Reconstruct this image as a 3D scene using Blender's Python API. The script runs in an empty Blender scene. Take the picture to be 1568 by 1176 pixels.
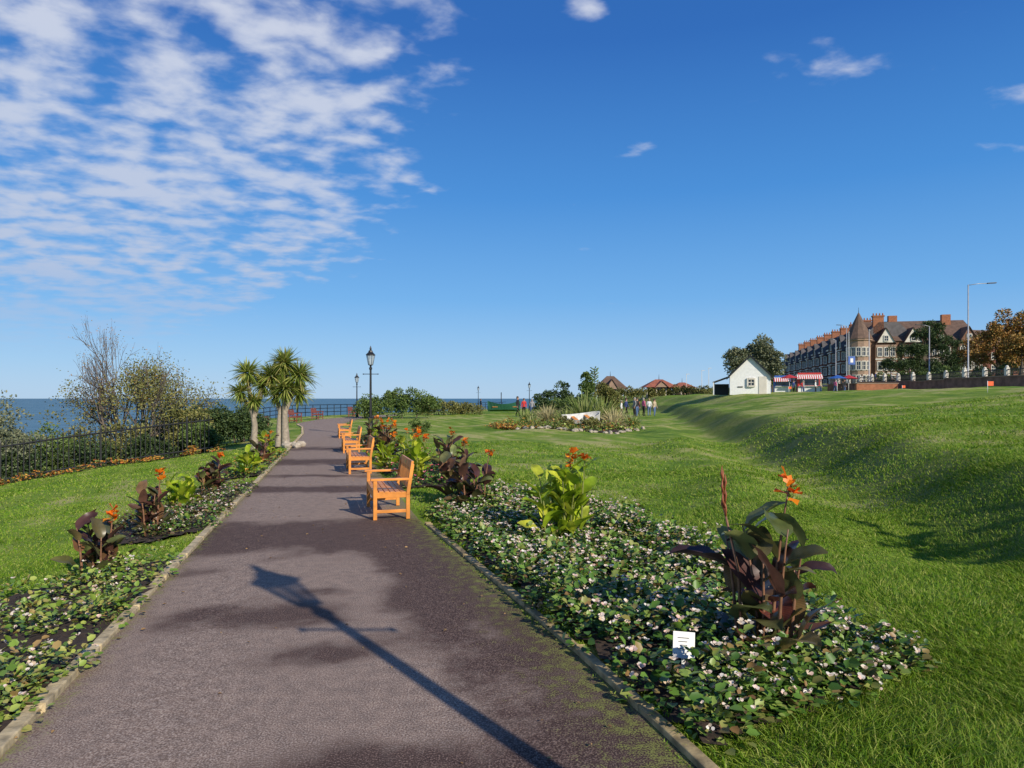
import bpy, math, random
import numpy as np
from mathutils import Vector, Matrix
random.seed(7); rng=np.random.default_rng(7)
S=bpy.context.scene
COL=S.collection
# ---------------------------------------------------------------- materials
def newmat(name):
    m=bpy.data.materials.new(name); m.use_nodes=True
    nt=m.node_tree; b=nt.nodes['Principled BSDF']; return m,nt,b
def N(nt,t,**kw):
    n=nt.nodes.new(t)
    for k,v in kw.items():
        if k in n.inputs: n.inputs[k].default_value=v
        else: setattr(n,k,v)
    return n
def ramp(nt,stops):
    r=nt.nodes.new('ShaderNodeValToRGB'); e=r.color_ramp.elements
    while len(e)<len(stops): e.new(0.5)
    for i,(p,c) in enumerate(stops):
        e[i].position=p; e[i].color=(c[0],c[1],c[2],1)
    return r
def simple(name,c,rough=.6,var=.25,scale=8,metal=0,bump=.0,spec=.5):
    m,nt,b=newmat(name)
    tc=N(nt,'ShaderNodeTexCoord')
    n=N(nt,'ShaderNodeTexNoise',Scale=scale,Detail=4.0)
    nt.links.new(tc.outputs['Object'],n.inputs['Vector'])
    r=ramp(nt,[(.3,[x*(1-var) for x in c]),(.7,[min(1,x*(1+var)) for x in c])])
    nt.links.new(n.outputs['Fac'],r.inputs['Fac']); nt.links.new(r.outputs['Color'],b.inputs['Base Color'])
    b.inputs['Roughness'].default_value=rough; b.inputs['Metallic'].default_value=metal
    b.inputs['Specular IOR Level'].default_value=spec
    if bump:
        bm=N(nt,'ShaderNodeBump',Strength=bump,Distance=.02); nt.links.new(n.outputs['Fac'],bm.inputs['Height']); nt.links.new(bm.outputs['Normal'],b.inputs['Normal'])
    return m
def leafmat(name,cols,rough=.5,transl=.0,spec=.4,veins=False):
    m,nt,b=newmat(name)
    g=N(nt,'ShaderNodeNewGeometry')
    k=len(cols); r=ramp(nt,[(i/(k-1) if k>1 else 0,c) for i,c in enumerate(cols)])
    nt.links.new(g.outputs['Random Per Island'],r.inputs['Fac'])
    col=r.outputs['Color']
    if veins:
        uv=N(nt,'ShaderNodeUVMap'); w=N(nt,'ShaderNodeTexWave',Scale=9.0,Distortion=1.0); w.bands_direction='Y'
        nt.links.new(uv.outputs['UV'],w.inputs['Vector'])
        mx=N(nt,'ShaderNodeMixRGB',blend_type='MULTIPLY'); mx.inputs['Fac'].default_value=.4
        r2=ramp(nt,[(0,(.55,.55,.55)),(1,(1.3,1.3,1.3))]); nt.links.new(w.outputs['Fac'],r2.inputs['Fac'])
        nt.links.new(col,mx.inputs[1]); nt.links.new(r2.outputs['Color'],mx.inputs[2]); col=mx.outputs['Color']
        tc=N(nt,'ShaderNodeTexCoord'); nn=N(nt,'ShaderNodeTexNoise',Scale=7.,Detail=3.); nt.links.new(tc.outputs['Object'],nn.inputs['Vector'])
        r3=ramp(nt,[(.35,(.6,.6,.6)),(.65,(1.5,1.35,1.2))]); nt.links.new(nn.outputs['Fac'],r3.inputs[0])
        mx=N(nt,'ShaderNodeMixRGB',blend_type='MULTIPLY'); mx.inputs['Fac'].default_value=.8
        nt.links.new(col,mx.inputs[1]); nt.links.new(r3.outputs['Color'],mx.inputs[2]); col=mx.outputs['Color']
    nt.links.new(col,b.inputs['Base Color']); b.inputs['Roughness'].default_value=rough
    b.inputs['Specular IOR Level'].default_value=spec
    if transl:
        t=N(nt,'ShaderNodeBsdfTranslucent'); nt.links.new(col,t.inputs['Color'])
        mx=N(nt,'ShaderNodeMixShader'); mx.inputs[0].default_value=transl
        out=nt.nodes['Material Output']
        nt.links.new(b.outputs[0],mx.inputs[1]); nt.links.new(t.outputs[0],mx.inputs[2]); nt.links.new(mx.outputs[0],out.inputs['Surface'])
    return m
# ---------------------------------------------------------------- mesh helpers
def npmesh(name,V,faces,mats,midx=None,uv=None,smooth=False):
    me=bpy.data.meshes.new(name)
    V=np.asarray(V,dtype=np.float32).reshape(-1,3)
    me.vertices.add(len(V)); me.vertices.foreach_set('co',V.ravel())
    li=np.concatenate([f.ravel() for f in faces]).astype(np.int32)
    tot=np.concatenate([np.full(len(f),f.shape[1]) for f in faces]).astype(np.int32)
    st=np.concatenate([[0],np.cumsum(tot)[:-1]]).astype(np.int32)
    me.loops.add(len(li)); me.loops.foreach_set('vertex_index',li)
    me.polygons.add(len(tot)); me.polygons.foreach_set('loop_start',st)
    try: me.polygons.foreach_set('loop_total',tot)
    except Exception: pass
    if midx is not None:
        mi=np.concatenate([np.full(len(f),m) if np.isscalar(m) else m for f,m in zip(faces,midx)]).astype(np.int32)
        me.polygons.foreach_set('material_index',mi)
    if smooth: me.polygons.foreach_set('use_smooth',np.ones(len(tot),dtype=bool))
    me.update(calc_edges=True)
    for m in mats: me.materials.append(m)
    ob=bpy.data.objects.new(name,me); COL.objects.link(ob); return ob
def nrm(a): return a/np.maximum(np.linalg.norm(a,axis=-1,keepdims=True),1e-9)
def leaves(P,D,U,size,w=.8,fold=.15):
    n=len(P); D=nrm(D); R=nrm(np.cross(D,U)); U2=np.cross(R,D)
    size=np.broadcast_to(np.asarray(size,float),(n,))[:,None]
    def pt(a,b,c): return P+size*(R*(a*w)+D*b+U2*c)
    vs=np.stack([pt(0,0,0),pt(-.42,.3,fold),pt(-.36,.75,fold*.8),pt(0,1.05,-.05),pt(.36,.75,fold*.8),pt(.42,.3,fold)],1)
    b=np.arange(n)[:,None]*6
    F=np.concatenate([b+np.array([0,3,2,1]),b+np.array([0,5,4,3])],0)
    return vs.reshape(-1,3),F
def strips(P,D,L,W,droop,seg=4,prof=None):
    n=len(P); D=nrm(D); ref=rng.normal(size=(n,3))*.3+np.array([0,0,1.]); R=nrm(np.cross(D,ref))
    vs=[]
    for k in range(seg+1):
        t=k/seg; pw=(1-t)**.6*(.6+.4*min(1,t*5)) if prof is None else prof(t)
        c=P+D*(L*t)[:,None]; c=c.copy(); c[:,2]-=droop*L*t*t
        vs.append(c-R*(W*pw*.5)[:,None]); vs.append(c+R*(W*pw*.5)[:,None])
    V=np.stack(vs,1).reshape(-1,3); m=(seg+1)*2; b=np.arange(n)[:,None]*m
    F=np.concatenate([b+np.array([2*k,2*k+1,2*k+3,2*k+2]) for k in range(seg)],0)
    return V,F
def merge(parts):
    Vs=[];Fs=[];Ms=[];o=0
    for V,F,m in parts:
        Vs.append(V);Fs.append(F+o);Ms.append(m);o+=len(V)
    return np.concatenate(Vs),Fs,Ms
class MB:
    def __init__(s): s.v=[];s.f=[];s.m=[];s.mats=[];s.sm=[]
    def mi(s,mat):
        if mat not in s.mats: s.mats.append(mat)
        return s.mats.index(mat)
    def poly(s,vs,fs,mat,smooth=False):
        o=len(s.v); s.v+= [tuple(v) for v in vs]; k=s.mi(mat)
        for f in fs: s.f.append([i+o for i in f]); s.m.append(k); s.sm.append(smooth)
    def box(s,c,size,mat,rz=0,rx=0,ry=0):
        M=Matrix.Rotation(rz,3,'Z')@Matrix.Rotation(ry,3,'Y')@Matrix.Rotation(rx,3,'X')
        c=Vector(c); vs=[c+M@Vector((x*size[0]/2,y*size[1]/2,z*size[2]/2)) for x in(-1,1) for y in(-1,1) for z in(-1,1)]
        s.poly(vs,[(0,1,3,2),(4,6,7,5),(0,4,5,1),(2,3,7,6),(0,2,6,4),(1,5,7,3)],mat)
    def tube(s,pts,rad,mat,n=8,smooth=True,cap=True):
        pts=[Vector(p) for p in pts]; vs=[]
        if not hasattr(rad,'__len__'): rad=[rad]*len(pts)
        a=None
        for i,p in enumerate(pts):
            d=(pts[min(i+1,len(pts)-1)]-pts[max(i-1,0)])
            d=d.normalized() if d.length>1e-9 else Vector((0,0,1))
            if a is None:
                a=d.cross(Vector((1,0,0)) if abs(d.x)<.8 else Vector((0,1,0))).normalized()
            else:
                a=(a-d*a.dot(d)).normalized()
            b=d.cross(a)
            for k in range(n):
                t=2*math.pi*k/n; vs.append(p+(a*math.cos(t)+b*math.sin(t))*rad[i])
        fs=[]
        for i in range(len(pts)-1):
            for k in range(n):
                k2=(k+1)%n; fs.append((i*n+k,i*n+k2,(i+1)*n+k2,(i+1)*n+k))
        if cap: fs.append(tuple(range(n))[::-1]); fs.append(tuple((len(pts)-1)*n+k for k in range(n)))
        s.poly(vs,fs,mat,smooth)
    def ball(s,c,r,mat,nu=10,nv=7,bump=0):
        r=r if hasattr(r,'__len__') else (r,r,r); vs=[];fs=[]
        for j in range(nv+1):
            ph=math.pi*j/nv
            for i in range(nu):
                th=2*math.pi*i/nu; k=1+random.uniform(-bump,bump)
                vs.append((c[0]+r[0]*k*math.sin(ph)*math.cos(th),c[1]+r[1]*k*math.sin(ph)*math.sin(th),c[2]+r[2]*k*math.cos(ph)))
        for j in range(nv):
            for i in range(nu):
                i2=(i+1)%nu; fs.append((j*nu+i,(j+1)*nu+i,(j+1)*nu+i2,j*nu+i2))
        s.poly(vs,fs,mat,bump==0)
    def build(s,name,bevel=0):
        me=bpy.data.meshes.new(name); me.from_pydata(s.v,[],s.f)
        for m in s.mats: me.materials.append(m)
        me.polygons.foreach_set('material_index',s.m); me.polygons.foreach_set('use_smooth',s.sm)
        me.update(); ob=bpy.data.objects.new(name,me); COL.objects.link(ob)
        if bevel:
            b=ob.modifiers.new('Bevel','BEVEL'); b.width=bevel; b.segments=2; b.limit_method='ANGLE'
        return ob
class Group:
    def __init__(s,name,loc=(0,0,0),rz=0,scale=1):
        s.e=bpy.data.objects.new(name,None); COL.objects.link(s.e); s.e.location=loc; s.e.rotation_euler=(0,0,rz); s.e.scale=(scale,)*3; s.p={}
    def part(s,n):
        if n not in s.p: s.p[n]=MB()
        return s.p[n]
    def done(s,bevel=0):
        for n,m in s.p.items():
            if m.v:
                o=m.build(n,bevel); o.parent=s.e
        return s.e
# ---------------------------------------------------------------- layout curves & terrain
LP=np.array([(2.9,-18),(-.1,-6),(-1.6,0),(-2.4,3.2),(-2.76,4.58),(-3.5,7.44),(-4.1,9.8),(-7.13,21.8),(-9.9,32.5),(-12.2,40),(-14.5,46),(-15.6,55),(-14,70)])
RP=np.array([(6.4,-18),(3.3,-6),(1.75,0),(.83,3.22),(.42,4.58),(-.61,7.6),(-1.32,9.65),(-4.2,19.8),(-7.3,31),(-9.7,39),(-11.2,46),(-12.4,55),(-11,70)])
Lx=lambda Y:np.interp(Y,LP[:,1],LP[:,0]); Rx=lambda Y:np.interp(Y,RP[:,1],RP[:,0])
EDGE=np.array([(-3000,-5000),(-300,-400),(-60,-20),(-40,5),(-27,15),(-17.1,22.9),(-11.8,27.5),(-15,36),(-21,46),(-20,62),(-13,85),(0,112),(20,150),(60,300),(100,600),(700,5000)],float)
def smooth(t): t=np.clip(t,0,1); return t*t*(3-2*t)
def sd_edge(X,Y):
    best=np.full(X.shape,1e18); sg=np.zeros(X.shape)
    for a,b in zip(EDGE[:-1],EDGE[1:]):
        d=b-a; t=np.clip(((X-a[0])*d[0]+(Y-a[1])*d[1])/(d@d),0,1)
        qx=X-(a[0]+t*d[0]); qy=Y-(a[1]+t*d[1]); dd=np.hypot(qx,qy); cr=d[0]*qy-d[1]*qx
        u=dd<best; best=np.where(u,dd,best); sg=np.where(u,np.sign(cr),sg)
    return best*sg
def terrain(X,Y):
    X=np.asarray(X,float); Y=np.asarray(Y,float)
    dl=np.clip(Lx(Y)-X,0,14)*np.where(Y<45,1,np.clip(1-(Y-45)/15,0,1))
    z=-.125*np.maximum(dl-.25,0)**1.0
    toe=np.minimum(4.9+.18*np.maximum(Y-10,0),17)
    wob=.35*np.sin(Y*.55)+.2*np.sin(Y*1.3+1)
    cr=toe+2.5
    up=1.0*smooth((X-toe-wob*.6)/2.5)+.09*np.maximum(X-cr,0)+.012*np.clip(Y-20,0,60)*smooth((X-cr)/4)
    up=2.3-np.log1p(np.exp(np.clip((2.3-up)*6,-50,50)))/6; up=np.maximum(up,0)
    up=up+1.2*smooth((X-46.6)/1.2)*smooth((Y-20)/20)+1.0*smooth((Y-100)/40)*smooth((X-40)/20)
    z=z+up
    w=smooth((X-Rx(Y)-3.2)/3)*.055+smooth((dl-1.5)/3)*.04
    z=z+w*(np.sin(.9*X+.35*Y)+np.sin(.75*Y-.6*X+1)+.5*np.sin(2.3*Y+1.1*X))
    rx_=3.6+.16*(Y-9)+.3*np.sin(Y*.5)
    z=z+.22*np.exp(-((X-rx_)/.8)**2)*smooth((Y-7)/3)*np.clip(1-(Y-20)/30,0,1)
    z=z+.16*np.exp(-((X-4.3)**2/.5+(Y-8.9)**2/.8))-.1*np.exp(-((X-5)**2/1.2+(Y-7.6)**2/.5))
    s=sd_edge(X,Y)
    z=z-.75*np.maximum(s-.7,0)
    return np.maximum(z,-17)
def T(x,y): return float(terrain(np.array([x]),np.array([y]))[0])
def inpoly(X,Y,poly):
    c=np.zeros(X.shape,bool); n=len(poly)
    for i in range(n):
        x1,y1=poly[i]; x2,y2=poly[(i+1)%n]
        if y1==y2: continue
        c^=((y1>Y)!=(y2>Y))&(X<(x2-x1)*(Y-y1)/(y2-y1)+x1)
    return c
BR1=[(.93,3.3),(2.6,4.35),(2.35,6.3),(1.6,9.2),(.1,12.0),(-.9,12.0),(-1.12,9.9),(-.5,7.7),(.52,4.7)]
BR2=[(-2.1,12.9),(-.8,13.1),(-1.5,17),(-2.6,19.4),(-3.9,19.2),(-3.0,16)]
BR3=[(-4.7,22.3),(-3.4,22),(-5,28),(-6.2,28)]
BL1=[(-2.5,3.2),(-3.45,7.1),(-3.85,7.05),(-4.6,6.2),(-6.5,4.5),(-6.5,-1),(-1.5,-1)]
BL2=[(-3.95,8.7),(-5.1,13.6),(-5.75,13.2),(-5.7,10),(-5.1,8.5),(-4.3,8.2)]
BL3=[(-5.45,14.8),(-6.95,21),(-7.9,20.6),(-6.4,14.8)]
fA=np.array([-27,15.]);fB=np.array([-17.1,22.9]);fC=np.array([-11.9,27.3])
n1=np.array([.62,-.78])
BLF=[tuple(fA+n1*.5),tuple(fB+n1*.5),tuple(fC+n1*.5),tuple(fC+n1*1.0),tuple(fB+n1*1.15),tuple(fA+n1*1.3)]
BISL=[(-1.2,40),(.6,37),(3,34.5),(6.5,36.5),(7.6,42),(4,46),(1,43)]
BEDS=[BR1,BR2,BR3,BL1,BL2,BL3,BLF,BISL]
# ---------------------------------------------------------------- ground sheet
def axis(c,n,a,lim):
    b=math.asinh(lim/a); t=np.linspace(-1,1,n); return c+a*np.sinh(b*t)
xs=axis(0,560,9,4500); ys=axis(10,540,9,4900)
GX,GY=np.meshgrid(xs,ys); GZ=terrain(GX,GY)-.004
V=np.stack([GX,GY,GZ],-1).reshape(-1,3); nx=len(xs);ny=len(ys)
I=(np.arange(ny-1)[:,None]*nx+np.arange(nx-1)).ravel()[:,None]
m,nt,b=newmat('lawn_grass')
tc=N(nt,'ShaderNodeTexCoord')
def noise(sc,det=5.,src=tc.outputs['Object'],dist=0.):
    n=N(nt,'ShaderNodeTexNoise',Scale=sc,Detail=det,Distortion=dist); nt.links.new(src,n.inputs['Vector']); return n
a1=noise(.22,4.); a2=noise(7.,6.); a3=noise(45.,3.); a4=noise(1.3,4.)
r1=ramp(nt,[(.25,(.10,.19,.018)),(.42,(.165,.27,.025)),(.56,(.25,.335,.045)),(.70,(.42,.41,.14))])
ad=N(nt,'ShaderNodeMath',operation='ADD'); mu=N(nt,'ShaderNodeMath',operation='MULTIPLY_ADD'); mu.inputs[1].default_value=.6
nt.links.new(a4.outputs['Fac'],mu.inputs[0]); mu.inputs[2].default_value=-.34
nt.links.new(a1.outputs['Fac'],ad.inputs[0]); nt.links.new(mu.outputs[0],ad.inputs[1])
mpw=N(nt,'ShaderNodeMapping'); mpw.inputs['Rotation'].default_value=(0,0,math.radians(-28)); nt.links.new(tc.outputs['Object'],mpw.inputs[0])
wv=N(nt,'ShaderNodeTexWave',Scale=.28,Distortion=.9); wv.inputs['Detail'].default_value=3; nt.links.new(mpw.outputs[0],wv.inputs['Vector'])
ws=N(nt,'ShaderNodeMath',operation='MULTIPLY_ADD'); nt.links.new(wv.outputs['Fac'],ws.inputs[0]); ws.inputs[1].default_value=.15; nt.links.new(ad.outputs[0],ws.inputs[2])
nt.links.new(ws.outputs[0],r1.inputs['Fac'])
r2=ramp(nt,[(.25,(.4,.4,.4)),(.5,(.95,.95,.95)),(.75,(1.4,1.4,1.25))])
mm=N(nt,'ShaderNodeMixRGB',blend_type='MIX'); mm.inputs[0].default_value=.5
nt.links.new(a2.outputs['Fac'],mm.inputs[1]); nt.links.new(a3.outputs['Fac'],mm.inputs[2]); nt.links.new(mm.outputs[0],r2.inputs['Fac'])
mx=N(nt,'ShaderNodeMixRGB',blend_type='MULTIPLY'); mx.inputs[0].default_value=.85
nt.links.new(r1.outputs[0],mx.inputs[1]); nt.links.new(r2.outputs[0],mx.inputs[2])
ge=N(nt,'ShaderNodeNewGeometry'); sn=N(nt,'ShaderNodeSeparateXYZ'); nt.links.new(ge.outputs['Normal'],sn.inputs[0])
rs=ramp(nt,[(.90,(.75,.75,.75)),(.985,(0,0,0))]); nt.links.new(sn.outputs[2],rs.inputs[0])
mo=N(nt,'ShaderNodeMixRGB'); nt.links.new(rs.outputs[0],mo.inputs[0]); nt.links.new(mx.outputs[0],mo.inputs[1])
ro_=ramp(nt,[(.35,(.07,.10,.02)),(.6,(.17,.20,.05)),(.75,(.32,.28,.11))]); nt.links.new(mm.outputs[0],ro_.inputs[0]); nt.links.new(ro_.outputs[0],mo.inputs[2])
nt.links.new(mo.outputs[0],b.inputs['Base Color'])
b.inputs['Roughness'].default_value=.85; b.inputs['Specular IOR Level'].default_value=.15
bm=N(nt,'ShaderNodeBump',Strength=.9,Distance=.07); nt.links.new(mm.outputs[0],bm.inputs['Height']); nt.links.new(bm.outputs[0],b.inputs['Normal'])
npmesh('ground',V,[I+np.array([0,1,nx+1,nx])],[m],smooth=True)
# sea
m,nt,b=newmat('sea_water'); tc=N(nt,'ShaderNodeTexCoord')
n=N(nt,'ShaderNodeTexNoise',Scale=.02,Detail=6.); mp=N(nt,'ShaderNodeMapping'); mp.inputs['Scale'].default_value=(1,3,1)
nt.links.new(tc.outputs['Object'],mp.inputs[0]); nt.links.new(mp.outputs[0],n.inputs['Vector'])
r=ramp(nt,[(.35,(.06,.16,.23)),(.65,(.11,.24,.32))]); nt.links.new(n.outputs['Fac'],r.inputs[0]); nt.links.new(r.outputs[0],b.inputs['Base Color'])
b.inputs['Roughness'].default_value=.55; b.inputs['Specular IOR Level'].default_value=.25
bm=N(nt,'ShaderNodeBump',Strength=.5,Distance=1.5); n2=N(nt,'ShaderNodeTexNoise',Scale=.4,Detail=4.); nt.links.new(tc.outputs['Object'],n2.inputs['Vector']); nt.links.new(n2.outputs['Fac'],bm.inputs['Height']); nt.links.new(bm.outputs[0],b.inputs['Normal'])
mb=MB(); mb.poly([(-40000,-3000,-15),(20000,-3000,-15),(20000,45000,-15),(-40000,45000,-15)],[(0,1,2,3)],m); mb.build('sea')
# ---------------------------------------------------------------- path
yy=np.concatenate([np.arange(-18,2,.3),np.arange(2,26,.05),np.arange(26,70.1,.4)]); uu=np.linspace(0,1,48)
PX=Lx(yy)[:,None]*(1-uu)+Rx(yy)[:,None]*uu; PY=np.repeat(yy[:,None],48,1)
PZ=np.full(PX.shape,.006)+.012*(1-(2*uu-1)**2)
def bump2(cx,cy,sx,sy): return np.exp(-(((PX-cx)/sx)**2+((PY-cy)/sy)**2))
U=np.repeat(uu[None],len(yy),0)
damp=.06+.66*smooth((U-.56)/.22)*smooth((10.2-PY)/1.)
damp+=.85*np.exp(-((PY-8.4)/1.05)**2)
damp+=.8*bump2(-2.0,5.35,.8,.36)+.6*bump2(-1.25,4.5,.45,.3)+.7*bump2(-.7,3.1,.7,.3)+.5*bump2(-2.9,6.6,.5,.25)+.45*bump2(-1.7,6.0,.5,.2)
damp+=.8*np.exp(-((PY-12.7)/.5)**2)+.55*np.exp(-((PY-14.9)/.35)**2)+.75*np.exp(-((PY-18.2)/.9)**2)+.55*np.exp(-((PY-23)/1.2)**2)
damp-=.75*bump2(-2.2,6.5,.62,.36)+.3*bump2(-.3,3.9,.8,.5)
me_v=np.stack([PX,PY,PZ],-1).reshape(-1,3); nx=48; I=(np.arange(len(yy)-1)[:,None]*nx+np.arange(nx-1)).ravel()[:,None]
m,nt,b=newmat('tarmac'); tc=N(nt,'ShaderNodeTexCoord'); obj=tc.outputs['Object']
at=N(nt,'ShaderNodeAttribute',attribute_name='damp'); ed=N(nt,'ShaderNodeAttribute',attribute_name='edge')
def noise(sc,det=5.,dist=0.):
    n=N(nt,'ShaderNodeTexNoise',Scale=sc,Detail=det,Distortion=dist); nt.links.new(obj,n.inputs['Vector']); return n
def math_(op,a,c,d=None):
    n=N(nt,'ShaderNodeMath',operation=op)
    for i,x in enumerate((a,c,d)):
        if x is None: continue
        if isinstance(x,(int,float)): n.inputs[i].default_value=x
        else: nt.links.new(x,n.inputs[i])
    return n.outputs[0]
nA=noise(1.7,8.,.3); nF=noise(110.,3.); nM=noise(11.,5.)
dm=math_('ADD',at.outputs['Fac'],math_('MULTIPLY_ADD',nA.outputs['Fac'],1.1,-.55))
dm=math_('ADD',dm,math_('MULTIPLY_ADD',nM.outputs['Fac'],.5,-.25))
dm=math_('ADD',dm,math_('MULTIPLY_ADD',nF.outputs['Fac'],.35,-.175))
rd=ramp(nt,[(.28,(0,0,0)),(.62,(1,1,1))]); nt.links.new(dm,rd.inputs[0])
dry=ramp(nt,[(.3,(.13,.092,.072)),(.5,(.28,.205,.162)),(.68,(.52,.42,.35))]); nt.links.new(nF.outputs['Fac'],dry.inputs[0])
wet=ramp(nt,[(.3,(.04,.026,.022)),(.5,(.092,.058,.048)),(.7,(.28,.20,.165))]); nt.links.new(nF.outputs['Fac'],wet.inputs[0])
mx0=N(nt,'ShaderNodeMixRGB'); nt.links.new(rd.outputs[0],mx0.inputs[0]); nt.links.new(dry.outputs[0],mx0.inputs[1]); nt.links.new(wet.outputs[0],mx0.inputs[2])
wr=ramp(nt,[(.3,(.82,.82,.82)),(.7,(1.15,1.13,1.1))]); nt.links.new(nM.outputs['Fac'],wr.inputs[0])
mx=N(nt,'ShaderNodeMixRGB',blend_type='MULTIPLY'); mx.inputs[0].default_value=1; nt.links.new(mx0.outputs[0],mx.inputs[1]); nt.links.new(wr.outputs[0],mx.inputs[2])
ms=math_('ADD',ed.outputs['Fac'],math_('MULTIPLY_ADD',nM.outputs['Fac'],1.3,-.65))
ms=math_('ADD',ms,math_('MULTIPLY_ADD',nF.outputs['Fac'],1.8,-.9))
rm=ramp(nt,[(.48,(0,0,0)),(.73,(.85,.85,.85))]); nt.links.new(ms,rm.inputs[0])
mx2=N(nt,'ShaderNodeMixRGB'); nt.links.new(rm.outputs[0],mx2.inputs[0]); nt.links.new(mx.outputs[0],mx2.inputs[1]); mx2.inputs[2].default_value=(.22,.24,.06,1)
nt.links.new(mx2.outputs[0],b.inputs['Base Color']); b.inputs['Roughness'].default_value=.8; b.inputs['Specular IOR Level'].default_value=.15
bm=N(nt,'ShaderNodeBump',Strength=.7,Distance=.007); nt.links.new(nF.outputs['Fac'],bm.inputs['Height']); nt.links.new(bm.outputs[0],b.inputs['Normal'])
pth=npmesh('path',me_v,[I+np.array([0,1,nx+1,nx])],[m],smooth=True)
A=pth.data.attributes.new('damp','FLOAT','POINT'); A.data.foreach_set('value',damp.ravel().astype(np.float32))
edge=np.maximum(np.clip(1-(1-U)/.24,0,1)*.66,np.clip(1-U/.07,0,1)*.55)
A=pth.data.attributes.new('edge','FLOAT','POINT'); A.data.foreach_set('value',edge.ravel().astype(np.float32))
kerbm=simple('concrete_edging',(.46,.37,.22),.9,.4,14,bump=.5); kerbm2=simple('mossy_edging',(.34,.26,.13),.9,.5,12,bump=.5)
def kerb(name,fx,y0,y1,side,w,h,mat):
    mb=MB(); y=y0; L=.9
    while y<y1:
        ye=min(y+L,y1)
        k=5 if y<12 else 2
        pts=np.linspace(y,ye-.008,k); vs=[]
        jit=random.uniform(-.008,.008); jh=random.uniform(-.008,.008)
        for q in pts:
            x=float(fx(q))+jit+random.uniform(-.003,.003)
            for dx,z in ((0,-.05),(0,h+jh),(side*w,h+jh),(side*w,-.05)): vs.append((x+dx,q,z))
        fs=[]
        for i in range(k-1):
            for a in range(3): fs.append((i*4+a,i*4+a+1,(i+1)*4+a+1,(i+1)*4+a))
        fs+= [(0,1,2,3),((k-1)*4+3,(k-1)*4+2,(k-1)*4+1,(k-1)*4)]
        mb.poly(vs,fs,mat); y=ye
    o=mb.build(name,.008); return o
kerb('path_edging',Lx,-8,44,-1,.085,.045,kerbm)
kerb('path_edging',Rx,-8,9.2,1,.07,.04,kerbm2)
n_=150; Y=rng.uniform(3,16,n_); uq=rng.beta(.6,.6,n_); X=Lx(Y)*(1-uq)+Rx(Y)*uq
a=rng.uniform(0,6.28,n_); Vv,Ff=leaves(np.stack([X,Y,np.full(n_,.024)],1),np.stack([np.cos(a),np.sin(a),rng.uniform(-.05,.2,n_)],1),rng.normal(0,.3,(n_,3))+[0,0,1],rng.uniform(.012,.035,n_),.7,.2)
npmesh('fallen_leaves',Vv,[Ff],[leafmat('dead_leaf',[(.25,.14,.05),(.4,.25,.1),(.15,.08,.03)],.7)])
# ---------------------------------------------------------------- beds (soil)
soil=simple('bed_soil',(.045,.028,.018),.95,.5,20,bump=.9)
for poly in BEDS:
    p=np.array(poly); st=.12 if p[:,1].max()<25 else .4
    gx=np.arange(p[:,0].min()-st,p[:,0].max()+st,st); gy=np.arange(p[:,1].min()-st,p[:,1].max()+st,st)
    X,Y=np.meshgrid(gx,gy); Z=terrain(X,Y)+.02+.025*rng.random(X.shape)
    V=np.stack([X,Y,Z],-1).reshape(-1,3); n_=len(gx); I=(np.arange(len(gy)-1)[:,None]*n_+np.arange(n_-1)).ravel()
    cx=(X[:-1,:-1]+st/2).ravel(); cy=(Y[:-1,:-1]+st/2).ravel(); I=I[inpoly(cx,cy,poly)][:,None]
    npmesh('flower_bed_soil',V,[I+np.array([0,1,n_+1,n_])],[soil])
# ---------------------------------------------------------------- grass blades
gm=leafmat('grass_blade',[(.09,.20,.010),(.16,.30,.016),(.25,.37,.028),(.40,.42,.10)],.55,.35,.3)
def blades(x0,x1,y0,y1,dens,h,w):
    n=int((x1-x0)*(y1-y0)*dens); X=rng.uniform(x0,x1,n); Y=rng.uniform(y0,y1,n)
    k=(abs(X)<Y*.80+.6)
    k&=~((X>Lx(Y)-.10)&(X<Rx(Y)+.085))
    for p in BEDS:
        if k.any(): k&=~inpoly(X,Y,p)
    X=X[k];Y=Y[k]; n=len(X); Z=terrain(X,Y)-.006
    cl=.55+.9*(.5+.5*np.sin(X*3.1+np.sin(Y*2.3)*2)*np.sin(Y*2.7+np.cos(X*1.9)))
    H=h*rng.uniform(.5,1.3,n)*cl; a=rng.uniform(0,2*np.pi,n); W=w*rng.uniform(.7,1.3,n)
    l=rng.uniform(.1,.8,n); b_=rng.uniform(0,2*np.pi,n)
    P=np.stack([X,Y,Z],1); R=np.stack([np.cos(a),np.sin(a),0*a],1)*W[:,None]*.5
    D=np.stack([np.cos(b_)*l-.12+.3*np.sin(X*2.2+Y),np.sin(b_)*l+.05+.3*np.sin(Y*1.7-X),np.ones(n)],1)
    m1=P+D*H[:,None]*.55; D2=D.copy(); D2[:,:2]*=1.7; D2[:,2]*=.85
    V=np.stack([P-R,P+R,m1+R*.8,m1-R*.8,P+D2*H[:,None]],1).reshape(-1,3); b0=np.arange(n)[:,None]*5
    return V,b0+np.array([0,1,2,3]),b0+np.array([3,2,4])
Vs=[];Q=[];Tt=[];o=0
specs=[(.8,5,2.9,4.6,7000,.075,.0058),(-1,7,4.6,7,3600,.055,.0075),(-9,-3,6,9,1900,.03,.009),(-2,9,7,10,2200,.042,.0095),(-11,-3.5,9,14,600,.035,.014),
(-2,13,10,16,650,.04,.015),(-18,22,14,26,130,.045,.026)]
for s_ in specs:
    v,q,t=blades(*s_); Vs.append(v);Q.append(q+o);Tt.append(t+o);o+=len(v)
def tuft(fx,side,y0,y1,n):
    Y=rng.uniform(y0,y1,n); X=fx(Y)+side*np.abs(rng.normal(.12,.04,n))
    k=(np.sin(Y*5)+np.sin(Y*2.3+1)+rng.normal(0,.6,n))>.3; return X[k],Y[k]
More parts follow.
